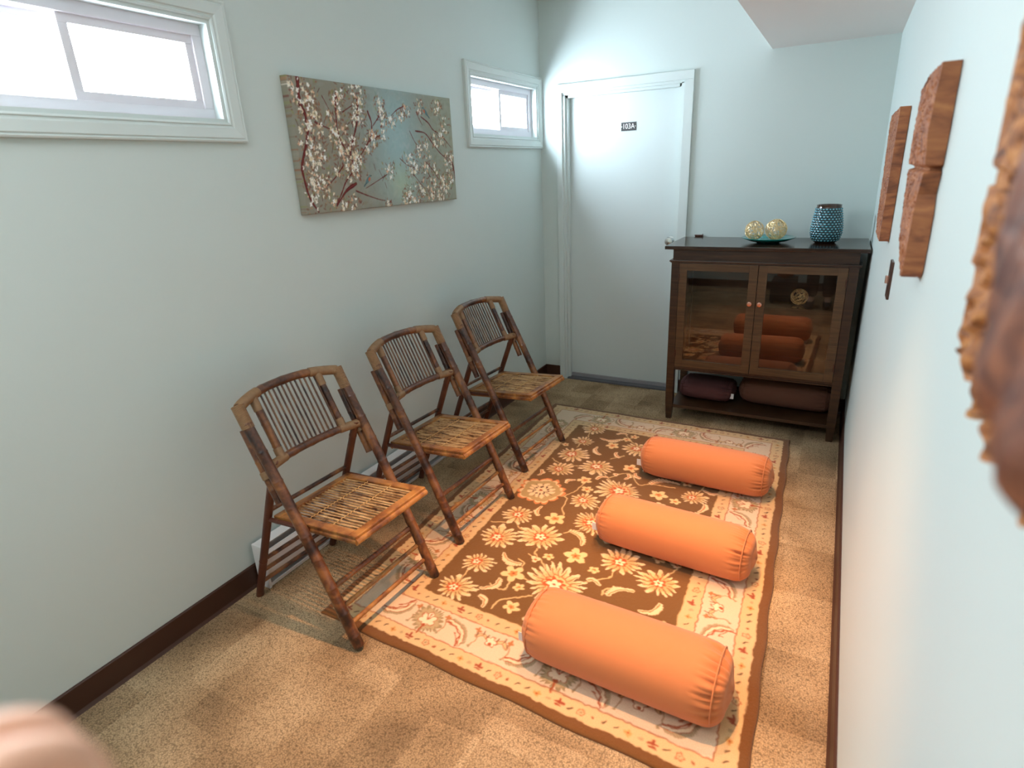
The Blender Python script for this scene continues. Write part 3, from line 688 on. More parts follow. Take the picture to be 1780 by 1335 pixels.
# ------------------------------------------------------------------ canvas painting
def painting_pattern():
    w, h = 1.104, .508; C = Canvas(w, h, .0027, S(140, 140, 126)); C.soft = .0016
    U, V = np.meshgrid(C.u / w, C.v / h)
    ca, cb, cc = [np.array(S(*q)[:3]) for q in ((128, 126, 114), (142, 168, 170), (136, 140, 126))]
    k = np.exp(-((U - .56) / .17) ** 2 - ((V - .6) / .6) ** 2)[..., None]; k2 = np.clip((U - .62) / .3, 0, 1)[..., None]
    C.a = (ca * (1 - k2) + cc * k2) * (1 - k) + cb * k
    k3 = np.exp(-((U - .57) / .08) ** 2 - ((V - .2) / .14) ** 2)[..., None] * .6; C.a = C.a * (1 - k3) + np.array(S(158, 176, 150)[:3]) * k3
    rn = random.Random(11)
    for i in range(1400):     # brushed background mottling
        u, v = rn.uniform(0, 1), rn.uniform(0, 1); d_ = rn.uniform(-.05, .05); j, i_ = min(C.nv - 1, int(v * C.nv)), min(C.nu - 1, int(u * C.nu))
        base = C.a[j, i_]; C.ell(u * w, v * h, rn.uniform(.008, .022), rn.uniform(.004, .010), rn.uniform(0, 3), tuple(np.clip(base + d_ + np.array([rn.uniform(-.02, .03), 0, rn.uniform(-.02, .01)]), 0, 1)), .35)
    PB = [(16,[(0.051,1.006),(0.047,0.925),(0.045,0.809),(0.061,0.736),(0.063,0.625),(0.041,0.502),(0.012,0.37),(0.012,0.271),(0.026,0.123),(0.059,0.015)]),(9,[(0.232,0.93),(0.217,0.779),(0.214,0.607),(0.244,0.488),(0.265,0.411)]),(5,[(0.252,0.778),(0.309,0.835)]),(10,[(0.343,0.885),(0.328,0.717),(0.289,0.555),(0.266,0.431),(0.288,0.353),(0.225,0.239),(0.191,0.144),(0.158,0.059)]),(14,[(0.278,0.215),(0.219,0.161),(0.157,0.049)]),(7,[(0.396,0.799),(0.412,0.705),(0.397,0.598),(0.338,0.469),(0.291,0.392)]),(5,[(0.468,0.778),(0.418,0.686)]),(5,[(0.637,0.876),(0.587,0.84),(0.544,0.786)]),(5,[(0.457,0.611),(0.395,0.568),(0.338,0.469)]),(6,[(0.221,0.364),(0.168,0.271),(0.118,0.208)]),(6,[(0.103,0.688),(0.137,0.665),(0.178,0.641)]),(4,[(0.475,0.28),(0.394,0.217),(0.332,0.171)]),(5,[(0.274,0.156),(0.342,0.108),(0.407,0.069),(0.445,0.054)]),(3,[(0.155,0.884),(0.179,0.801),(0.207,0.688)]),(6,[(0.752,0.797),(0.804,0.748),(0.839,0.686),(0.903,0.634),(0.98,0.522)]),(3,[(0.719,0.835),(0.742,0.764),(0.758,0.723)]),(6,[(0.702,0.666),(0.773,0.649),(0.824,0.563),(0.878,0.474),(0.935,0.405),(0.993,0.284)]),(11,[(0.956,0.44),(0.984,0.345),(0.996,0.223)]),(3,[(0.571,0.419),(0.626,0.354),(0.695,0.324)]),(4,[(0.761,0.384),(0.813,0.303),(0.858,0.208)]),(3,[(0.657,0.276),(0.706,0.184),(0.731,0.136)]),(4,[(0.766,0.294),(0.791,0.224),(0.798,0.153)]),(3,[(0.659,0.663),(0.689,0.57),(0.713,0.527)])]
    PC = [(0.032,0.906,0.045),(0.055,0.86,0.05),(0.092,0.899,0.04),(0.105,0.851,0.025),(0.111,0.784,0.025),(0.065,0.711,0.045),(0.079,0.678,0.04),(0.119,0.664,0.045),(0.045,0.546,0.055),(0.073,0.467,0.06),(0.115,0.467,0.03),(0.076,0.431,0.04),(0.046,0.296,0.05),(0.054,0.25,0.03),(0.087,0.201,0.035),(0.037,0.122,0.05),(0.121,0.246,0.035),(0.216,0.875,0.02),(0.251,0.925,0.03),(0.228,0.798,0.03),(0.333,0.983,0.045),(0.349,0.922,0.035),(0.341,0.811,0.04),(0.351,0.757,0.03),(0.309,0.734,0.025),(0.25,0.664,0.02),(0.196,0.624,0.03),(0.203,0.552,0.055),(0.219,0.515,0.04),(0.249,0.469,0.05),(0.266,0.421,0.06),(0.289,0.363,0.05),(0.258,0.315,0.04),(0.307,0.421,0.035),(0.29,0.564,0.025),(0.37,0.519,0.025),(0.404,0.598,0.025),(0.472,0.611,0.028),(0.473,0.865,0.025),(0.477,0.808,0.02),(0.488,0.741,0.025),(0.541,0.736,0.025),(0.608,0.792,0.02),(0.648,0.837,0.025),(0.493,0.316,0.035),(0.748,0.89,0.03),(0.875,0.885,0.03),(0.895,0.909,0.02),(0.937,0.737,0.035),(0.903,0.611,0.035),(0.853,0.587,0.03),(0.784,0.496,0.05),(0.72,0.484,0.03),(0.636,0.365,0.045),(0.677,0.331,0.025),(0.944,0.369,0.045),(0.758,0.317,0.03),(0.833,0.314,0.025),(0.722,0.148,0.035),(0.807,0.141,0.045),(0.756,0.075,0.06),(0.822,0.045,0.05),(0.646,0.064,0.055),(0.613,0.101,0.03),(0.873,0.075,0.04),(0.916,0.156,0.04),(0.977,0.428,0.025),(0.253,0.057,0.035),(0.196,0.034,0.035),(0.135,0.101,0.03),(0.467,0.019,0.015),(0.593,0.036,0.03),(0.191,0.318,0.025),(0.18,0.739,0.015),(0.417,0.569,0.025),(0.887,0.194,0.03),(0.959,0.213,0.025)]
    for (u, v, r) in PC:      # loose brown and tan foliage beneath the blossom
        n = int(12 + r * 600)
        for _ in range(n):
            a = rn.uniform(0, 6.28); q = r * 1.5 * rn.random() ** .5
            col = rn.choice([S(112, 78, 62), S(120, 96, 76), S(134, 88, 66), S(124, 126, 84), S(150, 124, 98), S(108, 56, 48)])
            C.ell(u * w + math.cos(a) * q * 1.1, v * h + math.sin(a) * q, rn.uniform(.003, .010), rn.uniform(.002, .004), rn.uniform(0, 3), col, .75)
    for (wd, pts) in PB:
        P = [(a * w, b * h) for a, b in pts]
        C.line(P, wd / 1400 * w * 1.35, S(84, 30, 32), .95, True, .3)
        C.line([(x + .001, y + .001) for x, y in P], wd / 1400 * w * .35, S(116, 52, 44), .8, True)
    for _ in range(26):
        u, v = rn.uniform(.02, .5), rn.uniform(.02, .95); a = rn.uniform(.4, 2.6); l_ = rn.uniform(.02, .05)
        C.line([(u * w, v * h), (u * w + math.cos(a) * l_, v * h + math.sin(a) * l_)], .0022, S(86, 48, 44), .8)
    for (u, v, r) in PC:
        n = int(3 + r * 210)
        for _ in range(n):
            a = rn.uniform(0, 6.28); q = r * .95 * rn.random() ** .5
            cu, cv = u * w + math.cos(a) * q * .8, v * h + math.sin(a) * q * 1.1
            col = rn.choice([S(232, 226, 216), S(226, 218, 206), S(236, 232, 224), S(214, 204, 184), S(206, 190, 160), S(206, 168, 140)])
            npet = rn.choice([1, 2, 3, 4])
            for k_ in range(npet):
                b_ = a + k_ * 1.5; C.ell(cu + math.cos(b_) * .004, cv + math.sin(b_) * .005, rn.uniform(.0030, .0055), rn.uniform(.0020, .0034), b_, col, .95)
    for (u, v, s_) in ((.351, .24, 1), (.79, .843, -1)):      # two little birds
        x, y = u * w, v * h
        C.ell(x, y, .022, .009, .75 * s_, S(84, 112, 116)); C.ell(x + .011 * s_, y + .004, .010, .006, 1.0 * s_, S(176, 96, 70)); C.ell(x + .015 * s_, y + .017, .006, .006, 0, S(96, 124, 128))
        C.line([(x - .012 * s_, y - .012), (x - .030 * s_, y - .026)], .005, S(70, 92, 98)); C.line([(x + .020 * s_, y + .018), (x + .027 * s_, y + .018)], .002, S(60, 60, 60))
    C.a = np.clip(C.a * 1.28, 0, .86)
    return C
M['canvas'] = attr_mat('painted_canvas', .75, .05, 600, .35)
C2 = painting_pattern()
def cv_fn(U, V):
    ed = np.minimum(np.minimum(U, C2.w - U), np.minimum(V, C2.h - V))
    return np.stack([.034 - .003 * np.exp(-ed / .003) + 0 * U, -2.281 + U, 1.421 + V], -1)
def cv_low(P): Q = P.copy(); Q[:, 0] = .001; return Q
pt = grid_obj('canvas_painting', C2, cv_fn, M['canvas'], cv_low)
tag(pt, 'wide stretched canvas painting of white blossom branches on grey teal, hung on left wall', 'painting')

# ------------------------------------------------------------------ bamboo folding chair
def node_tube(b, p0, p1, r, n=12, gap=.095, ph=.03, bend=0.0, bdir=(1, 0, 0), r1=None, m=0):
    p0, p1 = Vector(p0), Vector(p1); L_ = (p1 - p0).length; r1 = r1 or r
    ts = set([0, 1]); d_ = ph; nodes = []
    while d_ < L_: nodes.append(d_); d_ += gap * random.uniform(.85, 1.15)
    for q in nodes:
        for e_ in (-.008, -.003, 0, .003, .008):
            t = (q + e_) / L_
            if 0 < t < 1: ts.add(t)
    for k in range(1, 12): ts.add(k / 12)
    ts = sorted(ts); pts = []; rr = []
    for t in ts:
        s = t * L_; bump = max([math.exp(-((s - q) / .0035) ** 2) for q in nodes] + [0])
        pts.append(p0.lerp(p1, t) + Vector(bdir) * bend * math.sin(math.pi * t)); rr.append((r + (r1 - r) * t) * (1 + .09 * bump))
    return b.tube(pts, rr, n, m)
def wrap_tube(b, pts, r, n=12, pitch=.0045):
    pts = [Vector(p) for p in pts]; P = []; RR = []
    for i in range(len(pts) - 1):
        L_ = (pts[i + 1] - pts[i]).length; k = max(2, int(L_ / (pitch / 2)))
        for j in range(k): P.append(pts[i].lerp(pts[i + 1], j / k)); RR.append(r * (1.0 if len(P) % 2 else 1.07))
    P.append(pts[-1]); RR.append(r); return b.tube(P, RR, n)
A_, W0, W1, HH, CC, RH, JZ = .3838, .216, .2223, .8447, -.1809, .194, .6451
def post(s, z): t = z / HH; return Vector((A_ * (1 - t), s * (W0 + (W1 - W0) * t), z))
def rearp(s, z):
    t = z / JZ; return Vector((CC + (A_ * (1 - JZ / HH) - CC) * t, s * RH, z))
def rail_pt(v, z, back, up):
    k = 1 - abs(v / W1) ** 2.4; x = A_ * (1 - z / HH); return Vector((x - back * k, v, z + up * k))
def make_chair():
    e = empty('bamboo_folding_chair', (0, 0, 0))
    for s in (-1, 1):
        b = MB(); node_tube(b, post(s, .0), post(s, HH - .01), .0200, 14, .10, .04, .012, (.9, 0, .42), r1=.0180); b.v = [(x, y, max(0, z)) for x, y, z in b.v]; smooth_angle(b.build('leg', M['bamboo'], e), 50)
    for s in (-1, 1):
        b = MB(); node_tube(b, rearp(s, 0), rearp(s, JZ), .0148, 10, .4, .2); smooth_angle(b.build('leg', M['rear'], e), 50)
    for s in (-1, 1):   # short doubling cane behind each post
        o_ = Vector((-.033, 0, -.014)); b = MB(); node_tube(b, post(s, .52) + o_, post(s, .775) + o_ + Vector((.006, 0, 0)), .0145, 10, .12, .05); smooth_angle(b.build('doubling_cane', M['bamboo'], e), 50)
        b = MB(); c0 = post(s, .60) + o_ * .5; c1 = post(s, .625) + o_ * .5; wrap_tube(b, [c0 + Vector((-.012, 0, 0)), c1 + Vector((-.012, 0, 0))], .0190); smooth_angle(b.build('binding', M['binding'], e), 60)
    vs = np.linspace(-W1, W1, 25)
    for (z, back, up, r, nm, end) in ((HH - .006, .050, .022, .0158, 'top_rail', 1.0), (.632, .040, 0.0, .0142, 'bottom_rail', .97)):
        P = [rail_pt(v * end, z, back, up) for v in vs]; RR = [r * (1.1 if i % 5 == 2 else 1) for i in range(25)]
        b = MB().tube(P, RR, 12); smooth_angle(b.build(nm, M['bamboo'], e), 50)
    for s in (-1, 1):
        t_ = rail_pt(s * .145, HH - .006, .050, .022); bt = rail_pt(s * .145, .632, .040, 0)
        b = MB(); node_tube(b, bt, t_, .0130, 12, .09, .05); smooth_angle(b.build('stile', M['bamboo'], e), 50)
        # rattan bindings: corner, upper T, lower T
        b = MB(); pr = [rail_pt(s * v, HH - .006, .050, .022) for v in (W1 - .05, W1 - .02, W1 - .002)]
        wrap_tube(b, pr, .0180); wrap_tube(b, [post(s, HH + .004), post(s, HH - .075)], .0205); smooth_angle(b.build('binding', M['binding'], e), 60)
        b = MB(); wrap_tube(b, [rail_pt(s * .115, HH - .006, .05, .022), rail_pt(s * .145, HH - .006, .05, .022), rail_pt(s * .178, HH - .006, .05, .022)], .0178); wrap_tube(b, [t_, t_.lerp(bt, .24)], .0150); smooth_angle(b.build('binding', M['binding'], e), 60)
        b = MB(); wrap_tube(b, [rail_pt(s * v, .632, .04, 0) for v in (.128, .145, .18, .212)], .0162); wrap_tube(b, [bt, bt.lerp(t_, .17)], .0152); smooth_angle(b.build('binding', M['binding'], e), 60)
    for i in range(14):
        v = -.128 + .256 * i / 13; b = MB(); p0 = rail_pt(v, .634, .040, 0); p1 = rail_pt(v, HH - .008, .050, .022)
        node_tube(b, p0, p1, .0040, 6, .07, .02 + .03 * random.random()); smooth_angle(b.build('spindle', M['spindle'], e), 60)
    # seat: double frame, slats, two threads, carried by side rails
    zf, zb, sf, sb, hw = .434, .406, .421, .005, .183
    zz = lambda u: zb + (zf - zb) * (u - sb) / (sf - sb)
    b = MB(); w_ = .034
    def bar(x0, x1, y0, y1, dz0, dz1):
        v = [(x, y, zz(x) + dz) for x in (x0, x1) for y in (y0, y1) for dz in (dz0, dz1)]
        b.add(v, [(0, 1, 3, 2), (4, 6, 7, 5), (0, 4, 5, 1), (2, 3, 7, 6), (0, 2, 6, 4), (1, 5, 7, 3)])
    bar(sf - w_, sf, -hw, hw, -.014, 0); bar(sb, sb + w_, -hw, hw, -.014, 0)
    for s in (-1, 1): bar(sb + w_, sf - w_, min(s * hw, s * (hw - w_)), max(s * hw, s * (hw - w_)), -.014, 0)
    o = b.build('seat_frame', M['bamboo_seat'], e)
    md = o.modifiers.new('bevel', 'BEVEL'); md.width = .003; md.segments = 2
    b = MB(); r = .012; P = [(sf - .003, -hw, zf - .022), (sf - .003, hw, zf - .022)]
    node_tube(b, *P, r, 12, .11, .05); node_tube(b, (sb + .006, -hw, zb - .022), (sb + .006, hw, zb - .022), r, 12, .11, .05)
    for s in (-1, 1): node_tube(b, (sb, s * (hw - .008), zb - .022), (sf, s * (hw - .008), zf - .022), r, 12, .11, .05)
    smooth_angle(b.build('seat_edge', M['bamboo_seat'], e), 50)
    n = 19
    for i in range(n):
        v = -hw + w_ + .006 + (2 * hw - 2 * w_ - .012) * i / (n - 1); b = MB()
        x0, x1 = sb + w_ - .006, sf - w_ + .006; node_tube(b, (x0, v, zz(x0) - .009), (x1, v, zz(x1) - .009), .0046, 6, .08, .02 + .05 * random.random())
        smooth_angle(b.build('seat_slat', M['slat'], e), 60)
    for u in (.155, .275):
        b = MB(); P = []; k = 60
        for j in range(k + 1):
            v = -hw + w_ + (2 * hw - 2 * w_) * j / k; P.append((u, v, zz(u) - .0035 + .0018 * math.cos(j / k * n * 2 * math.pi)))
        smooth_angle(b.tube(P, .0016, 5).build('seat_thread', M['thread'], e), 60)
    for s in (-1, 1):
        b = MB(); node_tube(b, (rearp(s, .395).x, s * RH, .393), (.20, s * (RH - .003), .405), .0085, 10, .13, .06); smooth_angle(b.build('side_rail', M['rear'], e), 50)
    b = MB(); q = rearp(1, .43); node_tube(b, (q.x, -RH, .43), (q.x, RH, .43), .0085, 10, .13, .06); smooth_angle(b.build('cross_rail', M['bamboo'], e), 50)
    for z, r in ((.205, .0105), (.135, .0088), (.075, .0088)):
        a, c_ = post(-1, z), post(1, z); b = MB(); node_tube(b, a, c_, r, 10, .12, .05); smooth_angle(b.build('rung', M['bamboo_seat'] if z < .2 else M['bamboo'], e), 50)
    for z in (.19, .13, .07):
        a, c_ = rearp(-1, z), rearp(1, z); b = MB(); node_tube(b, a, c_, .0085, 10, .12, .05); smooth_angle(b.build('rung', M['bamboo'], e), 50)
    return e
proto = make_chair()
CH = [(.2569, -2.6769, -2.5, 'bamboo folding chair nearest the camera, standing over the near left rug corner'),
      (.2503, -2.0029, -3.2, 'middle bamboo folding chair of three along left wall, between two others'),
      (.2162, -1.2867, -4.2, 'farthest bamboo folding chair, closest to the door and back corner')]
for i, (x, y, a, lb) in enumerate(CH):
    o = proto if i == 0 else copy_tree(proto)
    # the front feet stand on the rug, the rear feet on the carpet
    o.location = (x, y, .0055); o.rotation_euler = (0, R_(-1.15), R_(a))
    tag(o, lb, 'chair', 'bamboo folding chairs along the left wall')

# ------------------------------------------------------------------ bolsters
def bolster_mesh(L_, ry, rz, seed=1, wr=.026, nseg=64, flat=2.25):
    rn = np.random.RandomState(seed); ph = rn.uniform(0, 6.28, 8); am = rn.uniform(.4, 1, 8); fr = [9, 13, 17, 22, 27, 33, 38, 47]
    cr = .058; prof = []
    ts = []
    for k in range(9): a = math.pi / 2 * k / 8; ts.append((-L_ / 2 + cr * (1 - math.sin(a)) if False else -L_ / 2 + cr * (1 - math.cos(math.pi / 2 - math.pi / 2 + a) if False else 0), 0))
    prof = [(-L_ / 2 - .012, .0), (-L_ / 2 - .010, .2), (-L_ / 2 - .005, .36)]
    N1 = 16
    for k in range(N1 + 1):
        a = math.pi / 2 * k / N1; prof.append((-L_ / 2 + cr * (1 - math.cos(a)), (1 - cr / ry) + cr / ry * math.sin(a)))
    for k in range(1, 40): prof.append((-L_ / 2 + cr + (L_ - 2 * cr) * k / 40, 1.0 + .012 * math.sin(math.pi * k / 40)))
    prof += [(-x, r) for x, r in prof[:3 + N1 + 1][::-1]]
    v = []; f = []
    for (x, r) in prof:
        de = L_ / 2 - abs(x)
        for k in range(nseg * 2):
            an = math.pi * k / nseg; ca, sa = math.cos(an), math.sin(an)
            q = (abs(ca) ** flat + abs(sa) ** flat) ** (-1 / flat)
            w_ = sum(am[i] * max(0, math.sin(fr[i] * an + ph[i])) ** 3 for i in range(8)) / 3
            gather = .35 + .65 * (math.sin(an * 1.0 + (2.6 if x < 0 else -.4)) > .2)
            dsp = -wr * w_ * gather * math.exp(-((de - .034) / .030) ** 2) if de < .2 else 0
            low = 1 - .06 * max(0, -sa) ** 4
            rr = r * q
            v.append((x + .002 * math.sin(3 * an + ph[0]), ca * rr * (ry + dsp), sa * rr * (rz + dsp) * low))
    n = nseg * 2
    for i in range(len(prof) - 1):
        for k in range(n):
            a = i * n + k; b = i * n + (k + 1) % n; f.append((a, b, b + n, a + n))
    return v, f
def bolster(name, x, y, z, rot, L_, ry, rz, mat, seed, label, group, tagside=-1, tz=-.2):
    e = empty(name, (x, y, z), rot)
    v, f = bolster_mesh(L_, ry, rz, seed)
    mesh_obj('cover', v, f, mat, e, True)
    # piping where the end disc meets the body
    for s in (-1, 1):
        b = MB(); P = []
        for k in range(49):
            a = 2 * math.pi * k / 48; ca, sa = math.cos(a), math.sin(a); q = (abs(ca) ** 2.25 + abs(sa) ** 2.25) ** (-1 / 2.25)
            k_ = 1 - .006 / ry; k2 = ((1 - .058 / ry) + .058 / ry * math.sin(1.05)) * .992; P.append((s * (L_ / 2 - .058 * (1 - math.cos(1.05))), ca * q * ry * k2, sa * q * rz * k2 * (1 - .06 * max(0, -sa) ** 4)))
        b.tube(P, .0022, 6, cap=False); mesh_obj('piping', b.v, b.f, mat, e, True)
    if tagside:
        b = MB(); s = tagside; x0 = s * (L_ / 2 - .010)
        yy = -ry * .62
        b.box((min(x0, x0 + s * .026), yy - .0008, rz * tz - .017), (max(x0, x0 + s * .026), yy + .0008, rz * tz + .017))
        b.build('care_label', M['label'], e)
    tag(e, label, 'bolster', group); return e
G = 'orange yoga bolsters on the rug'
bolster('yoga_bolster', 1.495, -2.640, .0125 + .106, R_(-1.9), .640, .122, .108, M['orange'], 1, 'orange cotton bolster nearest the camera, largest of the three on the rug', G)
bolster('yoga_bolster', 1.480, -1.945, .0125 + .100, R_(-4.2), .632, .110, .102, M['orange'], 2, 'orange cotton bolster in the middle of the three on the rug', G)
bolster('yoga_bolster', 1.475, -1.275, .0125 + .098, R_(-1.6), .628, .108, .100, M['orange'], 3, 'orange cotton bolster farthest back, closest to the dark cabinet', G)

# ------------------------------------------------------------------ cabinet
cx0 = 1.56
cab = empty('display_cabinet', (cx0, -.28, 0)); tag(cab, 'dark brown wooden cabinet with two glass doors and open lower shelf in back right corner', 'cabinet')
def cp(b, name, mat, parent=cab): b.v = [(x - cx0, y + .28, z) for x, y, z in b.v]; return b.build(name, mat, parent)
yf, yk = -.495, -.055
cp(MB().box((1.038, -.527, 1.082), (2.086, -.03, 1.102), bev=.003), 'cabinet_top', M['cabtop'])
cp(MB().box((1.082, yf, 1.018), (2.044, yk, 1.082)), 'apron', M['cabwood'])
cp(MB().box((1.064, yf - .014, 1.008), (2.060, yk + .006, 1.018), bev=.003).box((1.070, yf - .008, 1.003), (2.054, yk + .004, 1.008)), 'moulding', M['cabwood'])
for (xa, xb) in ((1.075, 1.120), (2.002, 2.048)):
    for (ya, yb_) in ((yf - .002, yf + .043), (yk - .045, yk)):
        b = MB(); xm, ym = (xa + xb) / 2, (ya + yb_) / 2; v = []
        for z, k in ((0, .36), (.12, .5), (1.003, .5)):
            hx, hy = (xb - xa) * k, (yb_ - ya) * k; v += [(xm - hx, ym - hy, z), (xm + hx, ym - hy, z), (xm + hx, ym + hy, z), (xm - hx, ym + hy, z)]
        f = [(0, 3, 2, 1), (8, 9, 10, 11)] + [(i * 4 + k, i * 4 + (k + 1) % 4, i * 4 + (k + 1) % 4 + 4, i * 4 + k + 4) for i in (0, 1) for k in range(4)]
        b.add(v, f); cp(b, 'leg', M['cabwood'])
for (xa, xb) in ((1.082, 1.100), (2.022, 2.040)): cp(MB().box((xa, yf + .042, .345), (xb, yk - .042, 1.003)), 'side_panel', M['cabwood'])
cp(MB().box((1.12, yk - .02, .345), (2.002, yk - .008, 1.003)), 'back_panel', M['cabwood'])
cp(MB().box((1.101, yf + .006, .345), (2.021, yk - .021, .362)), 'cabinet_floor', M['cabwood'])
cp(MB().box((1.120, yf, .338), (2.002, yf + .024, .3445)), 'bottom_rail', M['cabwood'])
cp(MB().box((1.101, yf + .012, .078), (2.022, yk - .01, .098), bev=.002), 'lower_shelf', M['cabwood'])
sh = cp(MB().box((1.102, yf + .06, .752), (2.020, yk - .022, .758)), 'glass_shelf', M['shelf_glass'])
for (xa, xb, kx, hx) in ((1.1225, 1.5585, 1.530, 1.124), (1.5625, 1.9995, 1.583, 1.998)):
    b = MB(); za, zb_ = .364, 1.001; sw_ = .046; yy0, yy1 = yf - .006, yf + .014
    b.box((xa, yy0, za), (xa + sw_, yy1, zb_), bev=.0015).box((xb - sw_, yy0, za), (xb, yy1, zb_), bev=.0015).box((xa + sw_, yy0, za), (xb - sw_, yy1, za + .044), bev=.0015).box((xa + sw_, yy0, zb_ - .042), (xb - sw_, yy1, zb_), bev=.0015)
    dr = cp(b, 'door', M['cabdoor'])
    cp(MB().box((xa + sw_ - .004, yf + .003, za + .040), (xb - sw_ + .004, yf + .006, zb_ - .038)), 'glass_pane', M['cab_glass'], dr)
    kb = MB(); v, f = lathe([(0, 0), (.008, 0), (.006, .006), (.006, .012), (.0125, .015), (.0150, .020), (.0125, .025), (.007, .026), (.006, .023), (0, .023)], 24)
    kb.add([(kx + x, yf - .006 - z, .785 + y) for x, y, z in v], f); smooth_angle(cp(kb, 'knob', M['copper'], dr))
    for hz in (.45, .92):
        hb = MB(); hb.tube([(hx, yf - .009, hz - .022), (hx, yf - .009, hz + .022)], .0035, 8); cp(hb, 'hinge', M['bronze'], dr)
# cushions in the open shelf
bolster('shelf_bolster', 1.757, -.255, .0985 + .086, R_(-3), .52, .100, .088, M['brown_cloth'], 5, 'dark brown bolster on lower cabinet shelf, the longer one at right', 'bolsters on the cabinet shelf', 0)
bolster('shelf_bolster', 1.295, -.265, .0985 + .066, R_(-4), .33, .130, .068, M['wine_cloth'], 6, 'wine coloured cushion with white tag on left of lower cabinet shelf', 'bolsters on the cabinet shelf', 1, -.15)

# vase
def vase():
    prof = []; H = .205
    def rad(t): return float(np.interp(t, [0, .03, .10, .25, .42, .65, .85, .93, .96, 1.0], [.050, .058, .070, .0785, .0785, .0725, .0655, .063, .0615, .063]))
    n = 160; rows = 150; v = []; cols = []
    nr = 14; ncol = 26
    for i in range(rows + 1):
        t = i / rows; z = t * H; r0 = rad(t)
        for k in range(n):
            a = 2 * math.pi * k / n
            if .05 < t < .925:
                row = (t - .05) / (.875) * nr; ri = int(row); fr_ = row - ri - .5
                cph = (a / (2 * math.pi) * ncol + .5 * (ri % 2)) % 1 - .5
                d_ = math.hypot(fr_ * 1.0, cph * 1.0) / .40; dot = max(0, 1 - d_ * d_)
            else: dot = 0
            r = r0 + .0045 * dot ** .6
            v.append((r * math.cos(a), r * math.sin(a), z))
            if t >= .925 or t < .04: c = (.05, .025, .015)
            elif dot > .05:
                c = (.72, .86, .86) if dot > .91 else tuple(np.array((.0, .10, .15)) * (1 - dot) + np.array((.03, .36, .46)) * dot)  # white stud centres are specular glints painted into the colour
            else: c = (.02, .012, .01)
            cols.append(c + (1,))
    f = []
    for i in range(rows):
        for k in range(n): a = i * n + k; b = i * n + (k + 1) % n; f.append((a, b, b + n, a + n))
    b0 = len(v)   # inner wall and bottom
    for (r, z) in ((.058, H), (.066, H * .6), (.070, H * .3), (.045, .012), (0.001, .012)):
        for k in range(n): an = 2 * math.pi * k / n; v.append((r * math.cos(an), r * math.sin(an), z)); cols.append((.04, .02, .015, 1))
    f += [(rows * n + k, rows * n + (k + 1) % n, b0 + (k + 1) % n, b0 + k) for k in range(n)]
    for i in range(4):
        for k in range(n): a = b0 + i * n + k; b = b0 + i * n + (k + 1) % n; f.append((a, b, b + n, a + n))
    f.append(tuple(range(n - 1, -1, -1)))
    m, N, L, bs = new_mat('hammered_teal_glaze'); at = N.new('ShaderNodeAttribute'); at.attribute_name = 'Col'
    L.new(at.outputs['Color'], bs.inputs['Base Color']); bs.inputs['Metallic'].default_value = .25; bs.inputs['Roughness'].default_value = .14; bs.inputs['Coat Weight'].default_value = .5
    o = mesh_obj('decorative_vase', v, f, m, None, True)
    ca = o.data.color_attributes.new('Col', 'FLOAT_COLOR', 'POINT'); ca.data.foreach_set('color', np.array(cols, dtype=np.float32).ravel())
    o.location = (1.866, -.265, 1.1022); tag(o, 'teal studded vase with painted white glints and dark rim on cabinet top', 'vase'); return o
vase()
v, f = lathe([(0.0005, 0), (.060, 0), (.064, .003), (.105, .012), (.143, .028), (.146, .031), (.142, .032), (.104, .017), (.062, .008), (.0005, .007)], 64)
o = mesh_obj('glass_plate', v, f, M['tealglass'], None, True); o.location = (1.574, -.29, 1.1022); tag(o, 'round teal glass plate holding gold wire balls on cabinet top', 'plate')
def wire_ball(loc, r, seed, label, group, loops=30, tk=.0014):
    rn = random.Random(seed); b = MB()
    for i in range(loops):
        n = Vector((rn.gauss(0, 1), rn.gauss(0, 1), rn.gauss(0, 1))).normalized(); off = rn.uniform(-.55, .55) * r; rr = math.sqrt(r * r - off * off) * rn.uniform(.93, 1.0)
        a = n.orthogonal().normalized(); c = n.cross(a); P = []; wv = rn.randint(3, 7); am = rn.uniform(.0, .07) * r
        for k in range(37):
            t = 2 * math.pi * k / 36; q = n * off + (a * math.cos(t) + c * math.sin(t)) * rr + n * am * math.sin(wv * t)
            if q.length > r: q = q.normalized() * r
            P.append(q)
        b.tube(P, tk, 4, cap=False)
    o = b.build('wire_ball', M['gold'], None, True); o.location = loc; tag(o, label, 'decorative ball', group); return o
G2 = 'gold wire balls on the plate'
wire_ball((1.497, -.30, 1.1022 + .0155 + .054), .053, 1, 'gold wire ball on left side of the teal plate', G2, 26)
wire_ball((1.612, -.30, 1.1022 + .0155 + .0585), .0575, 2, 'slightly larger gold wire ball on right of the teal plate', G2, 32)
wire_ball((1.775, -.34, .7585 + .047), .046, 3, 'gold wire ball behind the right glass door inside the cabinet', None, 18, .0015)

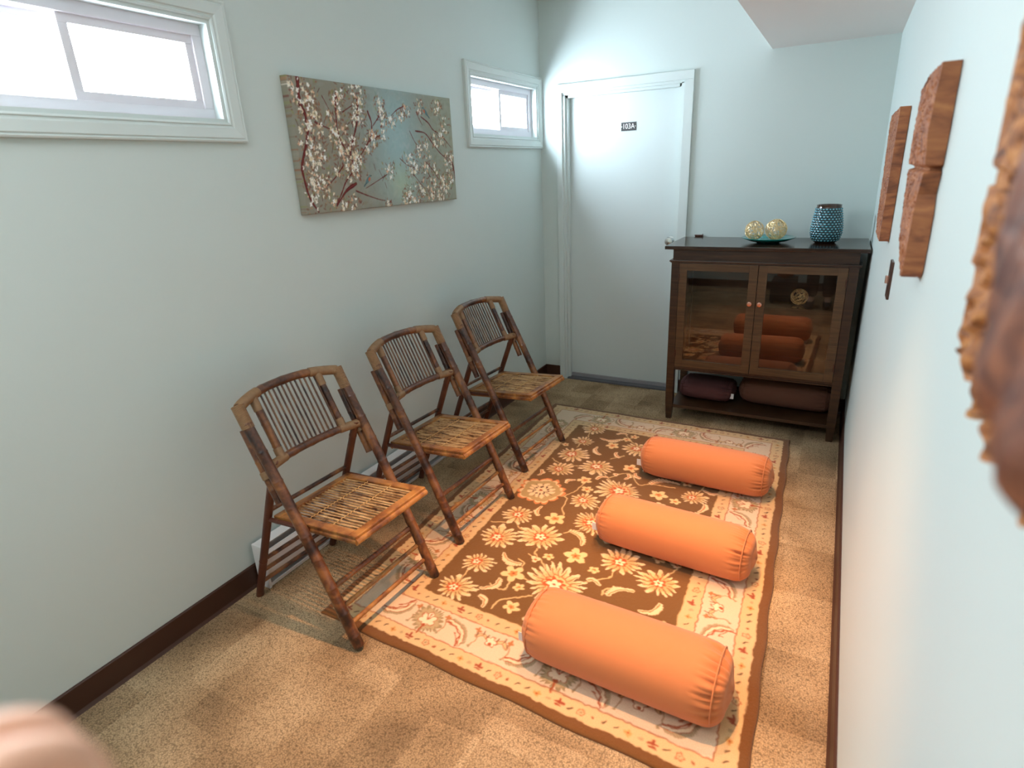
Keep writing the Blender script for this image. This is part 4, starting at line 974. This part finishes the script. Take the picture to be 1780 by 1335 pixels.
# ------------------------------------------------------------------ carved wall panels
def relief_panel(name, zs, ynear, yfar, tnear, tfar, relief, mat, nc=70, nr=150, zbend=None):
    """rows in z, columns from the near edge to the far edge; front displaced by relief(a, b)"""
    z0, z1 = zs[0], zs[-1]; v = []; f = []
    for i in range(nr + 1):
        z = z0 + (z1 - z0) * i / nr; yn = float(np.interp(z, zs, ynear)); yf_ = float(np.interp(z, zs, yfar)); tn = float(np.interp(z, zs, tnear)); tf = float(np.interp(z, zs, tfar))
        for j in range(nc + 1):
            c = j / nc; y = yn + (yf_ - yn) * c; t = tn + (tf - tn) * c
            e_ = min(c, 1 - c) * abs(yf_ - yn); t += relief(y, z, c, i / nr) * min(1, e_ / .012)
            zz = z + (zbend(c, i / nr) if zbend else 0)
            v.append((W - t, y, zz))
    nb = len(v); w = nc + 1
    for i in range(nr):
        for j in range(nc): a = i * w + j; f.append((a, a + 1, a + 1 + w, a + w))
    ring = [j for j in range(nc + 1)] + [i * w + nc for i in range(1, nr + 1)] + [nr * w + j for j in range(nc - 1, -1, -1)] + [i * w for i in range(nr - 1, 0, -1)]
    for k in ring: x, y, z = v[k]; v.append((W - .0015, y, z))
    m = len(ring)
    for k in range(m): f.append((ring[k], ring[(k + 1) % m], nb + (k + 1) % m, nb + k))
    f.append(tuple(nb + k for k in range(m)))
    o = mesh_obj(name, v, f, mat)
    bm = bmesh.new(); bm.from_mesh(o.data); bmesh.ops.recalc_face_normals(bm, faces=bm.faces); bm.to_mesh(o.data); bm.free()
    smooth_angle(o, 55); return o
def scroll(cy, cz, s):
    def fn(y, z, c, r):
        Y, Z = (y - cy) * s, (z - cz) * s; q = math.sin(5 * Z + 3 * math.sin(4 * Y)) * 1.4
        a = math.sin(9 * Y + 2.2 * math.sin(3.2 * Z) + q) ; b = math.sin(22 * math.hypot(Y - .4 * math.sin(4 * Z), .4 * math.sin(6 * Z)) )
        return .0016 * a + .0012 * b - .006 * (abs(a) < .2)
    return fn
zs = [1.308, 1.32, 1.36, 1.435, 1.47, 1.514, 1.517, 1.522, 1.526, 1.583, 1.64, 1.69, 1.706]
o = relief_panel('wood_carving', zs,
    [-2.60, -2.62, -2.622, -2.62, -2.60, -2.62, -2.60, -2.60, -2.622, -2.625, -2.62, -2.62, -2.618],
    [-2.50, -2.42, -2.34, -2.29, -2.27, -2.255, -2.29, -2.29, -2.235, -2.235, -2.245, -2.26, -2.36],
    [.036, .037, .037, .036, .033, .031, .020, .020, .031, .036, .034, .032, .031],
    [.030, .030, .031, .031, .031, .031, .022, .022, .031, .031, .031, .031, .030], scroll(-2.42, 1.5, 14), M['carved'])
tag(o, 'reddish carved wooden panel in the middle of three on right wall, notched at half height', 'wood carving', 'carved wooden panels on the right wall')
zs = [1.258, 1.30, 1.36, 1.44, 1.52, 1.60, 1.66, 1.70]
o = relief_panel('wood_carving', zs, [-1.534] * 8, [-1.19, -1.12, -1.10, -1.05, -1.02, -.98, -.94, -.97], [.032] * 8, [.030] * 8, scroll(-1.2, 1.5, 15), M['carved'])
tag(o, 'small slanting carved wooden panel on right wall closest to the cabinet', 'wood carving', 'carved wooden panels on the right wall')
# the near carving: pierced board with a projecting carved head in front of it
nc_ = empty('figure_carving', (W, -3.6, 1.55)); tag(nc_, 'large out of focus carved wooden figure panel at right edge, closest to the camera', 'wood carving', 'carved wooden panels on the right wall')
rr_ = random.Random(4)
def rough(y, z, c, r): return .0055 * math.sin(52 * z + 5 * math.sin(31 * y)) * math.sin(47 * y + 4 * math.sin(23 * z)) + .003 * math.sin(190 * y + 60 * z) - .008 * (math.sin(95 * y + 25 * math.sin(9 * z)) * math.sin(70 * z + 2) > .35)
zs = [1.322, 1.335, 1.35, 1.39, 1.392, 1.43, 1.434, 1.50, 1.514, 1.516, 1.531, 1.533, 1.60, 1.70, 1.85, 1.98]
yfar_ = [-3.36, -3.345, -3.29, -3.285, -3.30, -3.295, -3.275, -3.272, -3.27, -3.30, -3.30, -3.272, -3.268, -3.27, -3.29, -3.38]
o = relief_panel('backboard', zs, [-3.98] * 16, yfar_, [.030] * 16, [.030] * 16, rough, M['carved_warm_lit'], 130, 200, lambda c, r: .010 * math.sin(c * 40) * (1 - r) ** 6)
o.data.transform(Matrix.Translation((-W, 3.6, -1.55))); o.parent = nc_
def head():
    # silhouette of the carved figure: rows z, its far contour and its projection
    zz = [1.403, 1.412, 1.43, 1.46, 1.50, 1.55, 1.62, 1.70, 1.80, 1.88]
    yfar = [-3.69, -3.62, -3.590, -3.560, -3.540, -3.54, -3.55, -3.57, -3.62, -3.70]
    prj = [.078, .083, .085, .080, .076, .074, .074, .070, .060, .040]
    nr, nc2 = 120, 80; v = []; f = []
    for i in range(nr + 1):
        z = zz[0] + (zz[-1] - zz[0]) * i / nr; yf_ = float(np.interp(z, zz, yfar)); p = float(np.interp(z, zz, prj)); yn = -3.98 if z > 1.5 else -3.93
        for j in range(nc2 + 1):
            c = j / nc2; y = yn + (yf_ - yn) * c; k = math.sin(math.pi * min(1, max(0, c))) ** .18 if 0 < c < 1 else 0
            t = .02 + (p - .02) * k + .004 * k * math.sin(60 * y + 22 * z + 2 * math.sin(14 * z)) + .002 * k * math.sin(130 * y + 60 * z)
            v.append((-t, y + 3.6, z - 1.55))
    w = nc2 + 1
    for i in range(nr):
        for j in range(nc2): a = i * w + j; f.append((a, a + 1, a + 1 + w, a + w))
    ring = [j for j in range(nc2 + 1)] + [i * w + nc2 for i in range(1, nr + 1)] + [nr * w + j for j in range(nc2 - 1, -1, -1)] + [i * w for i in range(nr - 1, 0, -1)]
    nb = len(v)
    for k in ring: x, y, z = v[k]; v.append((-.005, y, z))
    m = len(ring)
    for k in range(m): f.append((ring[k], ring[(k + 1) % m], nb + (k + 1) % m, nb + k))
    f.append(tuple(nb + k for k in range(m)))
    o = mesh_obj('carved_head', v, f, M['carved_dark'], nc_)
    bm = bmesh.new(); bm.from_mesh(o.data); bmesh.ops.recalc_face_normals(bm, faces=bm.faces); bm.to_mesh(o.data); bm.free(); smooth_angle(o, 60)
head()

# ------------------------------------------------------------------ photographer, seen in the cabinet glass
P0 = Vector((1.82, -4.2, 0))
pe = empty('person', P0); tag(pe, 'person in black trousers standing at the camera end, mirrored in the cabinet glass', 'person')
def skin_mesh(name, chains, mat, parent, sub=2):
    """chains: lists of (x, y, z, r[, r2]); chains that start with an int continue from that vertex"""
    v = []; e = []; rad = []
    for ch in chains:
        prev = None
        for q in ch:
            if isinstance(q, int): prev = q; continue
            v.append(Vector(q[:3]) - P0); rad.append((q[3], q[4] if len(q) > 4 else q[3]))
            if prev is not None: e.append((prev, len(v) - 1))
            prev = len(v) - 1
    me = bpy.data.meshes.new(name); me.from_pydata([tuple(x) for x in v], e, []); me.materials.append(mat)
    o = bpy.data.objects.new(name, me); link(o); o.parent = parent
    sk = o.modifiers.new('skin', 'SKIN'); sk.use_smooth_shade = True
    for i, (a, b) in enumerate(rad): me.skin_vertices[0].data[i].radius = (a, b)
    me.skin_vertices[0].data[0].use_root = True
    ss = o.modifiers.new('sub', 'SUBSURF'); ss.levels = sub; ss.render_levels = sub
    return o
HL, HR = (1.742, -4.082, 1.355), (1.985, -4.185, 1.50)
body = skin_mesh('body', [
    [(1.82, -4.30, .92, .13, .10), (1.82, -4.30, 1.10, .12, .09), (1.82, -4.31, 1.28, .14, .10), (1.83, -4.32, 1.42, .10, .07), (1.85, -4.32, 1.50, .055), (1.87, -4.31, 1.57, .072, .08), (1.88, -4.305, 1.66, .078, .088), (1.88, -4.31, 1.725, .045)],
    [3, (1.68, -4.32, 1.40, .055), (1.60, -4.28, 1.16, .042), (1.665, -4.16, 1.275, .032), (1.700, -4.105, 1.329, .022, .030), (1.724, -4.078, 1.357, .020, .038)],
    [3, (1.975, -4.33, 1.40, .055), (2.02, -4.33, 1.17, .042), (2.01, -4.26, 1.36, .031), (1.995, -4.215, 1.46, .023, .028), (1.985, -4.19, 1.50, .018, .036)],
    [0, (1.745, -4.29, .86, .088), (1.74, -4.20, .48, .056), (1.74, -4.19, .10, .038), (1.73, -4.06, .04, .034, .028)],
    [0, (1.90, -4.29, .86, .088), (1.905, -4.20, .48, .056), (1.905, -4.19, .10, .038), (1.915, -4.06, .04, .034, .028)]], M['skin'], pe)
def fingers(base, dirs, nm):
    for i, (a, b, c, d_) in enumerate(dirs): skin_mesh(nm, [[a + (.0095,), b + (.0088,), c + (.008,), d_ + (.0068,)]], M['skin'], body, 2)
# left hand: four unequal fingers curl forward, the thumb leaves the side of the palm
for k, (ox, oz, ln) in enumerate(((-.030, -.012, .82), (-.010, .000, 1.0), (.010, .004, .95), (.028, -.004, .75))):
    a = (1.722 + ox * 1.1, -4.069, 1.371 + oz); skin_mesh('finger', [[a + (.0098,), (a[0] + .006, a[1] + .030 * ln, a[2] + .020 * ln, .0092), (a[0] + .012, a[1] + .046 * ln, a[2] + .012 * ln, .0085), (a[0] + .014, a[1] + .050 * ln, a[2] - .012 * ln, .0072)]], M['skin'], body)
skin_mesh('thumb', [[(1.752, -4.092, 1.350, .0125), (1.785, -4.10, 1.377, .011), (1.800, -4.10, 1.397, .009)]], M['skin'], body)
for k in range(4):
    a = (1.985 + .002 * k, -4.178 + .002 * k, 1.53 - .020 * k); skin_mesh('finger', [[a + (.0095,), (a[0] + .004, a[1] + .032, a[2] + .006, .009), (a[0] - .016, a[1] + .046, a[2] + .004, .008), (a[0] - .032, a[1] + .040, a[2], .0068)]], M['skin'], body)
skin_mesh('thumb', [[(1.975, -4.20, 1.50, .0125), (1.945, -4.205, 1.515, .011), (1.925, -4.20, 1.53, .009)]], M['skin'], body)
skin_mesh('shirt', [
    [(1.82, -4.30, .90, .145, .115), (1.82, -4.30, 1.10, .135, .105), (1.82, -4.31, 1.28, .155, .115), (1.83, -4.32, 1.42, .105, .08)],
    [3, (1.68, -4.32, 1.40, .068), (1.60, -4.28, 1.17, .055), (1.650, -4.18, 1.255, .044)],
    [3, (1.975, -4.33, 1.40, .068), (2.02, -4.33, 1.18, .055), (2.012, -4.27, 1.33, .044)]], M['cloth_grey'], pe)
skin_mesh('trousers', [
    [(1.82, -4.30, .97, .14, .11), (1.82, -4.30, .88, .15, .12)],
    [1, (1.745, -4.285, .80, .10), (1.74, -4.20, .48, .072), (1.74, -4.19, .09, .062)],
    [1, (1.90, -4.285, .80, .10), (1.905, -4.20, .48, .072), (1.905, -4.19, .09, .062)]], M['cloth_black'], pe)
for sx in (1.735, 1.91):
    b = MB(); P = [(sx, -4.24, .045), (sx, -4.18, .05), (sx, -4.10, .04), (sx, -4.03, .032), (sx, -3.985, .026)]
    b.tube(P, [.030, .042, .042, .038, .018], 16); b.v = [(x, y, max(.001, z)) for x, y, z in [tuple(Vector(q) - P0) for q in b.v]]; smooth_angle(b.build('shoe', M['black'], pe), 50)
skin_mesh('hair', [[(1.88, -4.335, 1.60, .07), (1.88, -4.33, 1.68, .082, .09), (1.88, -4.315, 1.735, .06)]], M['hair'], pe)
skin_mesh('nose', [[(1.872, -4.232, 1.60, .012), (1.872, -4.222, 1.585, .014)]], M['skin'], body, 1)
# the photographer's camera, behind the viewpoint
ce = bpy.data.objects.new('photo_camera', None); link(ce); ce.matrix_world = cam.matrix_world.copy(); tag(ce, 'black camera held up to the face of the person mirrored in the cabinet glass', 'camera')
MB().box((-.065, -.045, .10), (.065, .045, .145), bev=.008).build('camera_body', M['black'], ce)
v, f = lathe([(.030, .018), (.036, .015), (.038, .02), (.038, .10), (.030, .10), (.030, .018)], 32); mesh_obj('lens_barrel', v, f, M['black'], ce, True)

# ------------------------------------------------------------------ things at the camera end that the cabinet glass mirrors
bx_ = empty('storage_bench', (1.47, -4.45, 0)); tag(bx_, 'low black storage bench at the camera end of the room, mirrored in cabinet glass', 'bench')
MB().box((-.16, -.22, .03), (.10, .22, .25), bev=.01).build('bench_body', M['black'], bx_)
for sx in (-.13, .07):
    for sy in (-.18, .18): MB().box((sx - .015, sy - .015, 0), (sx + .015, sy + .015, .031)).build('foot', M['black'], bx_)
bo = bolster('yoga_bolster', 1.44, -4.45, .2535 + .325, 0, .62, .10, .10, M['orange'], 9, 'orange bolster standing upright on the low black bench, mirrored in cabinet glass', None, 0)
bo.rotation_euler = (0, R_(90), 0)
